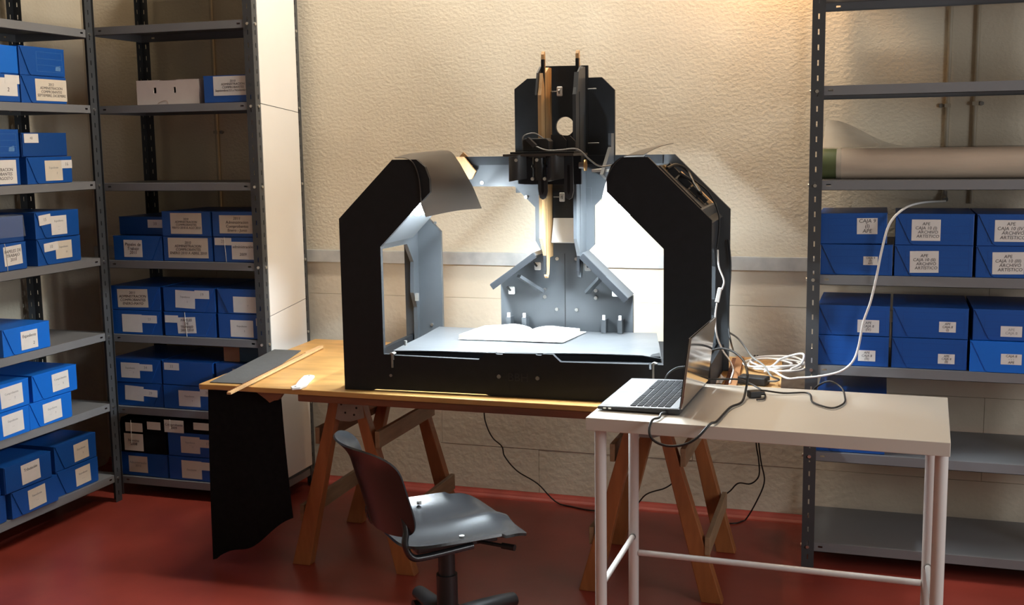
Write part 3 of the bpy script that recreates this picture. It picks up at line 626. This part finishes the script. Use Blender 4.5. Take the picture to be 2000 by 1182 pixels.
for u, w_ in ((.505, .645), (.805, .59), (.625, .41), (.70, .41), (.622, .215), (.70, .215), (.575, .29), (.575, .262), (.775, .29), (.775, .262), (.33, .70)):
    MB().cyl((u, VR-.006, w_), (u, VR+.001, w_), .007, 8).build('bolt', M['bolt'], S)
MB().box(.6535, .6555, VR-.0015, VR-.0002, 0, .43).build('centre_seam', M['dark'], S)
# folded book-cradle leaves on the diagonals, with strut and white clips
for side in (0, 1):
    m_ = (lambda a: a) if side == 0 else (lambda a: 1.315-a)
    p0, p1 = (.398, .305), (.572, .425)
    if side: p0, p1 = (.398, .265), (.570, .425)
    MB().beam((m_(p0[0]), .535, p0[1]+.012), (m_(p1[0]), .535, p1[1]+.015), .125, .014, (0, 0, 1) ).build('cradle_leaf', GP, S)
    MB().beam((m_(p0[0]+.002), .476, p0[1]+.006), (m_(p1[0]-.002), .476, p1[1]+.010), .010, .022, (0, 0, 1)).build('leaf_edge', BK, S)
    MB().beam((m_(.50), .50, .352), (m_(.57), .585, .285), .022, .012, (0, 0, 1)).build('strut', GP, S)
    for (u, w_) in (((.455, .29), (.560, .385))):
        c = MB().box(m_(u)-.013, m_(u)+.013, .548, .556, w_-.015, w_+.015).build('clip', M['white'], S, bevel=.004)
        MB().cyl((m_(u), .542, w_), (m_(u-.014), .542, w_+.016), .004, 6).build('clip_screw', M['dark'], c)
    for u in (.440, .502):
        c = MB().box(m_(u)-.009, m_(u)+.009, .555, VR-.0005, .135, .185).build('foot_bracket', GP, S)
        MB().box(m_(u)-.005, m_(u)+.005, .557, .565, .185, .202).build('bracket_tip', M['white'], c)
# camera carriage
MB().prism([(.519, .25), (.775, .24), (.785, .30), (.785, .42), (.53, .44)], .803, .811, XY).build('carriage_plate', M['shade'], S)
MB().prism([(.54, .27), (.77, .27), (.77, .42), (.55, .42)], .8115, .818, XY).build('carriage_top', BK, S)
for u0, u1 in ((.535, .60), (.675, .735)):
    MB().grid(lambda u, v: (u0+(u1-u0)*u, .268-.03*math.sin(u*math.pi), .715+.085*v+.01*u), 10, 2, .006).build('carriage_wing', GP, S)
MB().box(.552, .765, .40, .412, .70, .803).build('carriage_back', BK, S)
for u0, wl in ((.640, .648), (.735, .648)):
    q = [(u0-.015, .80), (u0+.015, .80), (u0+.017, wl+.03), (u0+.011, wl+.006), (u0, wl), (u0-.011, wl+.006), (u0-.017, wl+.03)]
    MB().prism(q, .335, .345, UW).build('cradle_hook', GP, S)
    MB().prism([(u0-.004, .77), (u0+.004, .77), (u0+.005, wl+.03), (u0, wl+.018), (u0-.005, wl+.03)], .3335, .3349, UW).build('hook_slot', BK, S)
MB().prism([(.52, .70), (.57, .70), (.57, .76), (.52, .76)], .44, .585, UW).build('carriage_arm', BK, S)
MB().prism([(.38, .735), (.46, .715), (.58, .70), (.58, .88), (.53, .88), (.53, .83)], .838, .850, VW).build('carriage_bracket', GP, S)
MB().box(.80, .85, .42, .585, .742, .752).build('bracket_foot', M['white'], S)
c = MB().cyl((.768, .36, .768), (.788, .36, .768), .011, 12).build('knob', M['steel'], S)
MB().cyl((.788, .36, .768), (.793, .36, .768), .023, 6).build('wing_nut', M['brass'], S)
for u, w_ in ((.57, .79), (.645, .79), (.628, .725), (.672, .725)): MB().cyl((u, .238, w_), (u, .25, w_), .006, 8).build('bolt', M['bolt'], S)
# right shoulder electronics tucked in the trough
for (v0, v1, u0, w0, uu, ww, m) in ((.530, .556, 1.10, .735, 1.215, .622, 'lightwood'), (.30, .33, 1.06, .762, 1.22, .602, 'shade')):
    MB().beam((u0, (v0+v1)/2, w0), (uu, (v0+v1)/2, ww), v1-v0, .012, (1, 0, 1)).build('trough_slat', M[m], S)
for (u, v, w_, sx, sy, sz) in ((1.13, .46, .700, .035, .05, .022), (1.17, .44, .662, .03, .03, .020), (1.09, .42, .738, .035, .03, .026), (1.19, .47, .640, .028, .03, .016)):
    MB().beam((u-sx/2, v, w_+sx/2+.008), (u+sx/2, v, w_-sx/2+.008), sy, sz, (1, 0, 1)).build('driver_module', M['rubber'], S)
MB().tube([(1.08, .36, .755), (1.10, .44, .765), (1.13, .50, .745), (1.16, .46, .70), (1.19, .42, .665), (1.16, .48, .70), (1.12, .40, .735)], .006, 6).build('wiring', M['cableb'], S)
MB().beam((1.06, .40, .762), (1.075, .40, .747), .02, .012, (1, 0, 1)).build('terminal', M['brass'], S)

# camera hanging in the carriage (a thing of its own)
C_o = S.matrix_basis if False else (Matrix.Translation(S.location) @ Matrix.Rotation(R(2), 4, 'Z'))
cmo = thing('compact_camera', 'black compact camera with downward lens mounted on the scanner carriage', 'camera', C_o @ Vector((.645, .33, .819)), R(2))
MB().prism([(-.068, .0), (.030, 0), (.030, .036), (.018, .046), (-.06, .046), (-.068, .04)], -.03, .03, XZ).build('body', M['rubber'], cmo, bevel=.003)
MB().cyl((0, -.055, -.10), (0, -.055, -.02), .024, 20).cyl((0, -.055, -.055), (0, -.055, -.045), .029, 20).build('lens', M['plastic'], cmo)
MB().box(-.03, .03, -.085, -.03, -.02, -.0155).build('mount_plate', M['rubber'], cmo)
MB().beam((-.045, -.045, .045), (-.015, -.05, .018), .016, .014).build('plug', M['laptopdk'], cmo)
MB().tube([(-.015, -.05, .018), (.03, -.07, .004), (.08, -.075, .004), (.14, -.072, .006), (.178, -.05, -.03), (.20, .02, -.055), (.23, .06, -.053), (.26, .06, -.055)], .003, 6).build('cable', M['cableg'], cmo)
MB().tube([(.0, 0, .046), (-.03, -.01, .064), (-.065, -.02, .055), (-.068, -.02, .03), (-.05, -.02, .02)], .0025, 6).build('strap', M['cableg'], cmo)
MB().prism([(.02, 0), (.075, 0), (.075, .038), (.058, .058), (.02, .058)], .034, .042, XZ).build('grip_plate', M['rubber'], cmo)
MB().prism([(.05, 0), (.105, 0), (.105, .034), (.085, .054), (.05, .056)], .05, .058, XZ).build('grip_plate', M['rubber'], cmo)

# open book on the bed
bk = thing('open_book', 'open book with blank white pages lying on the scanner bed', 'book', C_o @ Vector((.525, .45, .1375)), R(2))
def page(s):
    def fn(u, v):
        if s < 0: x0, x1 = -.020-.0*v, -.185+.0*v
        else: x0, x1 = .0, .185
        skew = .03*(v-.5)
        hgt = .018*math.sin(min(1, u*1.7)*math.pi*.62)*(1-u*.55) + (.004 if u > 0 else 0)
        if s < 0: hgt *= 1.25
        return ((s*u*.186)+skew, -.115+.212*v+s*u*.010-.02*u, .0035+hgt)
    b = MB().grid(fn, 16, 6)
    e = MB()
    for v in (0, 1): e.grid(lambda u, k: (*fn(u, v)[:2], fn(u, v)[2]*(1-k)+.002*k), 16, 1)
    e.grid(lambda u, k: (*fn(1, u)[:2], fn(1, u)[2]*(1-k)+.002*k), 6, 1)
    p = b.build('page', M['page'], bk); e.build('page_edge', M['pageedge'], bk)
page(-1); page(1)
MB().prism([(-.205, -.145), (.19, -.140), (.222, .100), (-.172, .092)], .0, .002, XY).build('cover', M['page'], bk)
# ------------------------------------------------------------------ white desk, laptop
DZ = .80
dk = thing('white_desk', 'narrow white laminate desk on white steel tube legs', 'desk', (-.299, 3.228, 0), R(-1.7))
DW, DD = .938, .530
MB().box(-DW/2, DW/2, -DD/2, DD/2, DZ-.036, DZ).build('desktop', M['deskwhite'], dk, bevel=.0015)
legs = {(-1, -1): (-.438, -.225), (-1, 1): (-.452, .215), (1, -1): (.450, -.222), (1, 1): (.430, .218)}
for p in legs.values(): MB().cyl((*p, 0), (*p, DZ-.0365), .0165, 16).build('leg', M['desksteel'], dk)
for sx in (-1, 1):
    a = Vector((*legs[(sx, -1)], .305)); b_ = Vector((*legs[(sx, 1)], .305)); d = (b_-a).normalized()
    MB().cyl(a+d*.016, b_-d*.016, .0085, 10).build('side_stretcher', M['desksteel'], dk)
    MB().cyl(b_-d*.022, b_-d*.0162, .011, 10).build('stretcher_collar', M['steel'], dk)
a = Vector((*legs[(-1, 1)], .248)); b_ = Vector((*legs[(1, 1)], .248)); d = (b_-a).normalized()
MB().cyl(a+d*.016, b_-d*.016, .010, 10).build('rear_stretcher', M['desksteel'], dk)
# laptop
lp = thing('laptop', 'open silver-grey laptop standing at the end of the white desk', 'laptop', (-.642, 3.262, DZ+.0008), R(-1.5))
LW, LD = .400, .234   # y width, x depth
MB().prism([(-LD/2, .004), (LD/2, .002), (LD/2, .018), (-LD/2, .012)], -LW/2, LW/2, lambda a, b, c: (a, c, b)).build('base', M['laptopdk'], lp, bevel=.002)
sl = .006/LD
top_ = lambda x: .0155+sl*x+.0002
MB().prism([(-LD/2+.003, top_(-LD/2)), (LD/2-.006, top_(LD/2)), (LD/2-.006, top_(LD/2)-.002), (-LD/2+.003, top_(-LD/2)-.002)], -LW/2+.003, LW/2-.003, lambda a, b, c: (a, c, b)).build('deck', M['laptop'], lp)
kb = MB(); cols = 6; rows = 17
for i in range(cols):
    for j in range(rows):
        x = -.018+i*.0195; y = -.175+j*.0212
        if i == 0 and 6 <= j <= 10:
            if j == 6: kb.box(x-.007, x+.007, y-.008, y+.090, top_(x)+.0002, top_(x)+.0022)
            continue
        kb.box(x-.0078, x+.0078, y-.0088, y+.0088, top_(x)+.0002, top_(x)+.0022)
kb.build('keyboard', M['key'], lp, kind='stuff')
MB().prism([(-LD/2+.012, top_(-.1)+.0002), (-.036, top_(-.036)+.0003), (-.036, top_(-.036)), (-LD/2+.012, top_(-.1))], -.005, .10, lambda a, b, c: (a, c, b)).build('touchpad', M['laptop'], lp)
MB().prism([(-LD/2+.010, top_(-.105)+.0006), (-LD/2+.055, top_(-.06)+.0007), (-LD/2+.055, top_(-.06)), (-LD/2+.010, top_(-.105))], -.180, -.110, lambda a, b, c: (a, c, b)).build('sticker', M['sticker'], lp)
MB().prism([(-LD/2+.075, top_(-.03)+.0006), (-LD/2+.085, top_(-.03)+.0007), (-LD/2+.085, top_(-.03)), (-LD/2+.075, top_(-.03))], .150, .170, lambda a, b, c: (a, c, b)).build('sticker', M['sticker'], lp)
tl = R(7); ca, sa = math.cos(tl), math.sin(tl)
lidm = lambda a, b, c: (LD/2+.001+b*sa+c*ca, a, .018+b*ca-c*sa)
ld = MB().prism([(-LW/2, 0), (LW/2, 0), (LW/2, .200), (-LW/2, .200)], .0, .006, lidm).build('lid', M['lid'], lp, bevel=.0015)
MB().prism([(-LW/2+.001, .001), (LW/2-.001, .001), (LW/2-.001, .199), (-LW/2+.001, .199)], -.0025, -.0002, lidm).build('bezel', M['laptopdk'], ld)
MB().prism([(-LW/2+.008, .02), (LW/2-.008, .02), (LW/2-.008, .193), (-LW/2+.008, .193)], -.003, -.0026, lidm).build('screen', M['plastic'], ld)
MB().cyl((LD/2-.002, -.12, .018), (LD/2-.002, .12, .018), .005, 8).build('hinge', M['laptopdk'], lp)
for y in (-.05, -.035): MB().box(-.05+y, -.042+y, -LW/2-.0006, -LW/2+.001, .006, .010).build('port', M['bolt'], lp)

# ------------------------------------------------------------------ swivel chair
ch = thing('swivel_chair', 'black plastic swivel chair with curved backrest before the table', 'chair', (-1.266, 3.150, 0), R(43))
SZ = .405
def rsq(u, v, a, b, r=.28):
    """rounded-square disc mapping of the unit grid"""
    x, y = 2*u-1, 2*v-1
    k = 5.0; q = (abs(x)**k+abs(y)**k)**(1/k); m = max(abs(x), abs(y))
    s = (m/q) if q > 1e-6 else 1
    return x*s*a, y*s*b
def seat(u, v):
    x, y = rsq(u, v, .205, .228)
    z = SZ - .012*math.exp(-((y-.10)/.09)**2)*math.exp(-((x+.0)/.17)**2) - .012*math.exp(-((y+.10)/.09)**2)*math.exp(-((x+.0)/.17)**2)
    z += .012*math.exp(-(y/.035)**2)*max(0, x/.2) - .028*max(0, (x-.13)/.085)**2 + .010*max(0, (abs(y)-.15)/.06)**2*(1 if x < .1 else .5) + .012*max(0, (-x-.12)/.085)**2
    return (x, y, z)
MB().grid(seat, 28, 28, .008).build('seat', M['plastic'], ch)
def back(u, v):
    y, zz = rsq(u, v, .20, .135); zz += .135
    x = -.228 - .075*zz/.27 + .075*(y/.20)**2 - .03*max(0, (zz-.20)/.07)**2
    return (x, -y, SZ+.018+zz)
MB().grid(back, 24, 20, .006).build('backrest', M['plastic'], ch)
for s in (-1, 1):
    MB().tube([(.02, s*.165, SZ-.030), (-.13, s*.175, SZ-.036), (-.175, s*.178, SZ-.028), (-.192, s*.172, SZ+.01), (-.186, s*.165, SZ+.045), (-.190, s*.155, SZ+.085)], .0105, 8).build('back_support', M['plastic'], ch)
    MB().cyl((-.02, s*.18, SZ+.004), (-.02, s*.18, SZ+.012), .008, 10).build('bolt', M['bolt'], ch)
MB().box(-.13, .13, -.10, .10, SZ-.055, SZ-.034).build('seat_plate', M['rubber'], ch, bevel=.004)
MB().cyl((.05, -.08, SZ-.045), (.13, -.17, SZ-.05), .006, 8).cyl((.12, -.155, SZ-.05), (.145, -.19, SZ-.05), .010, 8).build('lever', M['rubber'], ch)
MB().cyl((0, 0, .20), (0, 0, SZ-.055), .026, 18).cyl((0, 0, .06), (0, 0, .235), .033, 18).build('column', M['rubber'], ch)
MB().cyl((0, 0, .052), (0, 0, .125), .055, 18, .042).build('hub', M['rubber'], ch)
for k in range(5):
    a = R(72*k+17); ca, sa = math.cos(a), math.sin(a)
    rot = lambda x, y, z: (x*ca-y*sa, x*sa+y*ca, z)
    def arm(u, v):
        x = .03+.245*v; hw = .036-.012*v; ang = u*2*math.pi
        return rot(x, math.cos(ang)*hw, .092-.018*v*v+math.sin(ang)*.023)
    b = MB().grid(arm, 12, 6); b.add([arm(i/12, 1) for i in range(12)], [tuple(range(12))]); b.build('base_arm', M['rubber'], ch)
    cs = MB().cyl(rot(.255, 0, .052), rot(.255, 0, .085), .009, 8)
    for s in (-1, 1): cs.cyl(rot(.262, s*.006, .027), rot(.262, s*.024, .027), .0265, 16)
    cs.build('caster', M['rubber'], ch)

# ------------------------------------------------------------------ wall conduits
def conduit(x, z0, z1, clips, label, r=.0085):
    t = thing('wall_conduit', label, 'pipe', (x, WY, z0), 0, 'wall conduits')
    MB().cyl((0, -.012, 0), (0, -.012, z1-z0), r, 10).build('pipe', M['pipe'], t)
    for cz, s in clips:
        MB().box(-.011, .011, -.024, -.0005, cz-z0-.007, cz-z0+.007).build('saddle', M['pipe'], t)
        MB().cyl((s*.022, -.012, cz-z0), (s*.022, -.0005, cz-z0), .008, 8).box(min(0, s*.03), max(0, s*.03), -.006, -.0005, cz-z0-.005, cz-z0+.005).build('clip_screw', M['steel'], t)
conduit(-2.945, 1.2, CZ-.001, [(1.62, 1), (2.5, 1)], 'thin painted conduit pipe running down the wall behind the corner rack')
conduit(.197, 1.33, CZ-.001, [(1.665, -1), (2.5, -1)], 'conduit pipe ending in the white cable, behind the desk rack')
conduit(.293, 1.30, CZ-.001, [(1.67, 1), (2.5, 1)], 'conduit pipe without cable, behind the desk rack')
MB().tube([(.197, WY-.012, 1.345), (.197, WY-.02, 1.325), (.20, WY-.035, 1.315)], .011, 8, 3).build('conduit_elbow', M['steel'], bpy.data.objects['wall_conduit.001']).matrix_parent_inverse = Matrix.Translation((-.197, -WY, -1.33))

# ------------------------------------------------------------------ film-wrapped roll on the desk rack
rl = thing('wrapped_roll', 'long film-wrapped roll lying on the fifth shelf of the desk rack', 'roll', (.22, RY+.13, RZ[4]+.0547))
MB().cyl((-.40, 0, 0), (.47, 0, 0), .054, 28).build('roll', M['roll'], rl)
MB().cyl((-.468, 0, 0), (-.4005, 0, 0), .0535, 28).build('end_cap', M['green'], rl)
MB().cyl((-.402, 0, 0), (-.385, 0, 0), .0546, 28).build('tape_band', M['film'], rl)
def film(u, v):
    x = -.235+.92*u
    ht = .09*math.exp(-(u/.18)**2)*v+.004*math.sin(17*u)*v
    return (x, RY+.16+.22*v+.01*math.sin(9*u+4*v), RZ[4]+.112+ht+.012*math.sin(u*5+1)*v-.02*v*(1-math.exp(-(u/.18)**2))*.4)
MB().grid(film, 40, 10).build('plastic_film', M['film'], None, label='crumpled clear plastic film over the wrapped roll on the desk rack', cat='plastic film')

# ------------------------------------------------------------------ papers and adapters on the table end
def flat(name, pix, z, m, label, cat, th=.002):
    q = [P(x, y, z=z) for x, y in pix]; return MB().prism([(p.x, p.y) for p in q], z+.0006, z+.0006+th, XY).build(name, M[m], None, label=label, cat=cat)
flat('kraft_envelope', [(1455, 703), (1528, 706), (1524, 775), (1449, 768)], TZ, 'kraft', 'brown kraft envelope under the coiled white cable on the table', 'envelope')
a = P(1419, 778, z=TZ); b_ = P(1441, 701, z=TZ); d = (b_-a).normalized(); L_ = (b_-a).length
t = thing('comb_strip', 'brown wooden comb strip with dark teeth beside the scanner foot', 'wood strip', (a.x, a.y, TZ+.0008), math.atan2(d.y, d.x))
MB().box(0, L_, -.024, .004, 0, .010).build('strip', M['tape'], t, bevel=.001)
b = MB(); x = .02
while x < L_-.02: b.box(x, x+.012, .0042, .020, 0, .006); x += .022
b.build('teeth', M['apron'], t, kind='stuff')
q = P(1399, 741, z=TZ)
t = thing('crumpled_paper', 'crumpled white paper lying at the scanner foot', 'paper', (q.x+.0165, q.y-.02, TZ+.0008))
rr = random.Random(3)
MB().grid(lambda u, v: ((u-.5)*.027, (v-.5)*.12, .002+.022*abs(math.sin(u*5+v*3))*rr.uniform(.6, 1)*math.sin(u*3.14)*math.sin(v*3.14)), 8, 8).build('sheet', M['paper'], t)
q = P(1472, 752, z=TZ)
t = thing('power_adapter', 'black rectangular power adapter lying on the kraft envelope', 'adapter', (q.x, q.y, TZ+.004), R(-12))
MB().box(-.05, .05, -.028, .028, 0, .028).build('case', M['rubber'], t, bevel=.004)
MB().tube([(.049, 0, .014), (.064, .003, .014), (.076, .010, .014)], .0042, 6).build('cable_stub', M['cableg'], t)
ad_tip = Vector((q.x, q.y, TZ+.004)) + Matrix.Rotation(R(-12), 3, 'Z') @ Vector((.074, .009, .014))
q = P(1466, 776, z=DZ)
t = thing('black_plug', 'small black plug connector lying on the white desk', 'plug', (q.x+.010, q.y, DZ+.0008), R(30))
MB().box(-.018, .018, -.014, .014, 0, .020).build('case', M['rubber'], t, bevel=.003)
MB().cyl((.018, 0, .01), (.032, 0, .01), .006, 8).build('strain_relief', M['rubber'], t)

# ------------------------------------------------------------------ cables
def cable(pts, r, m, label, name='cable', group=None, zmin=None):
    return MB().tube(pts, r, 7, 6, zmin=zmin).build(name, M[m], None, label=label, cat='cable', group=group)
yf = RY-.016
w_pts = [Vector((.20, WY-.04, 1.31)), P(1800, 396, y=4.30), P(1765, 408, y=yf+.03), P(1737, 438, y=yf)] + [P(x, y, y=yf) for x, y in ((1722, 490), (1712, 540), (1700, 590), (1686, 630), (1676, 680), (1664, 708), (1640, 726), (1600, 735), (1562, 738))]
cq = P(1502, 716, z=TZ+.01)+Vector((.016, 0, 0))
e0 = w_pts[-1]
w_pts += [Vector((e0.x-.045, yf, e0.z-.004)), Vector((e0.x-.10, 4.15, TZ+.022))]
for k in range(4):
    for j in range(7):
        a = R(-100+j*360/7+k*17); rx = .098+.010*math.sin(k*2.1); ry = .085+.018*math.sin(k*1.7+1)
        w_pts.append(Vector((cq.x+.02*math.sin(k*2.3)+rx*math.cos(a), cq.y+.015*math.cos(k*1.9)+ry*math.sin(a)*1.35, TZ+.0095+.005*k+.006*abs(math.sin(a*1.5+k)))))
for q in w_pts[-28:]: q.x = min(q.x, -.283)
lst = w_pts[-1]
w_pts += [Vector((min(lst.x+a_, -.285), lst.y+b2, TZ+c2)) for a_, b2, c2 in ((.04, .05, .05), (.12, .05, .072), (.15, .0, .045), (.08, -.05, .032))]
cable(w_pts, .0042, 'cablew', 'thick white cable hanging across blue boxes and coiled on the table')
ym = 3.90
cable([P(x, y, y=ym) for x, y in ((1402, 488), (1404, 520), (1414, 548), (1410, 566))], .003, 'cablew', 'short thin white cable leading down to the white connector')
t = thing('cable_connector', 'white inline connector hanging at the side of the scanner', 'connector', P(1404, 578, y=ym))
MB().beam((.004, 0, .028), (-.006, 0, -.022), .014, .012, (0, 1, 0)).build('housing', M['cablew'], t, bevel=.002)
cable([P(x, y, y=ym) for x, y in ((1400, 592), (1397, 620), (1400, 655))]+[P(1412, 685, y=4.0), P(1425, 704, y=4.09), P(1432, 724, z=TZ+.0145), P(1425, 748, z=TZ+.0145)], .003, 'cablew', 'thin white cable running from the connector down to the table', zmin=TZ+.014)
cable([P(x, y, y=3.98) for x, y in ((1356, 352), (1384, 376), (1402, 412), (1405, 440), (1400, 486))], .003, 'cableb', 'thin black cable coming out of the scanner shoulder')
cable([P(x, y, y=4.20) for x, y in ((1423, 468), (1427, 520), (1424, 580), (1423, 640), (1428, 670))]+[P(1432, 684, z=TZ+.005)], .0035, 'cableb', 'black cable hanging straight down the scanner rear edge')
cable([P(x, y, y=4.26) for x, y in ((1418, 646), (1440, 660), (1455, 678))]+[P(1470, 698, z=TZ+.055), P(1492, 714, z=TZ+.055), P(1506, 734, z=TZ+.045), ad_tip+Vector((.012, .006, .006)), ad_tip], .0035, 'cableg', 'dark grey cable arching from the scanner to the adapter')
yfr = lambda x: 3.228-.265*math.cos(R(1.7))-math.sin(R(1.7))*(x+.299)     # front edge of the desk
pa, pb = P(1274, 822, y=yfr(-.62)-.004), P(1378, 843, z=DZ+.006)
pa = Vector((pa.x, yfr(pa.x)-.003, DZ+.0065)); pb = Vector((pb.x, yfr(pb.x)-.003, DZ+.0065))
cable([P(1303, 806, y=3.062), P(1292, 808, y=3.03), Vector((pa.x+.012, pa.y+.03, DZ+.0065)), pa, P(1268, 842, y=2.945), P(1276, 860, y=2.937), P(1302, 871, y=2.933), P(1335, 869, y=2.933), P(1362, 855, y=2.940), pb]
      + [P(x, y, z=DZ+.0065) for x, y in ((1400, 823), (1425, 797), (1448, 786))] + [P(1456, 765, z=DZ+.02), P(1460, 735, y=3.34), P(1454, 708, y=3.40), P(1436, 689, y=3.45), P(1412, 681, y=3.485), P(1390, 685, y=3.50), P(1372, 695, y=3.508), P(1348, 714, y=3.515), P(1322, 719, y=3.52), P(1304, 732, y=3.522), P(1296, 752, y=3.524)], .0036, 'cableb', 'black cable looping from the laptop over the desk front edge')
cable([P(x, y, z=DZ+.005) for x, y in ((1478, 781), (1492, 779), (1494, 771))]+[P(1484, 760, z=DZ+.006), P(1462, 748, y=3.469), P(1440, 741, y=3.479), P(1400, 741, y=3.489), P(1370, 741, y=3.489)], .0028, 'cableb', 'thin black cable curling round the small plug')
cable([P(x, y, z=DZ+.0115) for x, y in ((1472, 763), (1492, 763))]+[P(x, y, z=DZ+.005) for x, y in ((1530, 768), (1578, 768), (1586, 784), (1605, 793), (1628, 797), (1648, 788), (1650, 776))]+[P(1644, 758, y=3.459), P(1622, 745, y=3.489), P(1600, 752, y=3.508), P(1585, 766, y=3.528)], .0028, 'cableb', 'thin black cable snaking across the open desk top')
yb_ = 4.560; yh = 4.535
def up(p): return [Vector((p.x, 4.47, TZ+.0045)), Vector((p.x, 4.512, TZ+.0055)), Vector((p.x, yh, TZ-.03))]      # lies on the table, drops behind it
def fl0(x, y): q = P(x, y, z=.005); q.y = min(q.y, 4.585); return q                                          # lies on the floor before the cove
a = P(945, 790, y=yb_)
e = [P(1345, 890, y=yh), P(1365, 855, y=yh), P(1372, 800, y=yh)]
cable(up(a)+[P(945, 800, y=yb_), P(950, 830, y=yb_), P(962, 855, y=yb_), P(980, 872, y=yb_), P(986, 892, y=yb_), P(1010, 920, y=yb_), P(1050, 945, y=yb_)]+[fl0(1100, 978), fl0(1165, 998), fl0(1230, 996), P(1262, 966, y=4.55), P(1300, 953, y=yh), P(1320, 935, y=yh)]+e+up(e[-1])[::-1], .003, 'cableb', 'black cable drooping along the wall behind the table', zmin=.0032)
h1 = [P(x, y, y=yh) for x, y in ((1474, 800), (1477, 866), (1482, 900), (1482, 930), (1466, 945), (1442, 944), (1425, 960), (1405, 972), (1388, 968), (1376, 950))]
cable(up(h1[0])+h1, .003, 'cableb', 'black cable hanging in a slack curve below the table end')
h2 = [P(x, y, y=yh+.012) for x, y in ((1480, 800), (1482, 866), (1487, 905), (1493, 940), (1480, 975))]+[fl0(1456, 1014), fl0(1435, 1022), fl0(1410, 1020), P(1404, 995, y=4.52), P(1392, 970, y=4.515)]
cable(up(h2[0])+h2, .003, 'cableb', 'black cable dropping from the table end to touch the floor', zmin=.0032)
h3 = [P(x, y, y=yh+.008) for x, y in ((1371, 800), (1370, 860), (1366, 890), (1371, 918), (1378, 895), (1376, 860), (1378, 800))]
cable(up(h3[0]-Vector((.006, 0, 0)))+h3+up(h3[-1]+Vector((.006, 0, 0)))[::-1], .003, 'cableb', 'short black cable loop hanging behind the trestle under desk')

# ------------------------------------------------------------------ warm ceiling lamps (out of frame)
wl_ = thing('wall_lamp', 'warm bare-bulb lamp on a bracket high on the back wall', 'lamp', (-.42, WY, 2.50))
MB().box(-.05, .05, -.015, -.0005, -.02, .10).build('back_plate', M['white'], wl_)
MB().tube([(0, -.015, .07), (0, -.10, .095), (0, -.145, .06)], .008, 8).build('arm', M['white'], wl_)
MB().cyl((0, -.145, .03), (0, -.145, .065), .018, 12).build('socket', M['rubber'], wl_)
o_ = light('wall_lamp_light', 'POINT', (0, -.145, -.02), (0, 0, 0), 22, (1, .56, .23), shadow_soft_size=.035); o_.parent = wl_
cl_ = thing('ceiling_lamp', 'long white ceiling lamp with diffuser above the work table', 'lamp', (-1.50, 4.02, CZ-.001))
MB().box(-.65, .65, -.11, .11, -.05, 0).build('housing', M['white'], cl_)
MB().box(-.62, .62, -.09, .09, -.058, -.0505).build('diffuser', M['bulb'], cl_)
o_ = light('ceiling_lamp_light', 'AREA', (0, 0, -.07), (0, 0, 0), 58, (1, .945, .83), shape='RECTANGLE', size=1.2, size_y=.18); o_.parent = cl_
bake_fonts()
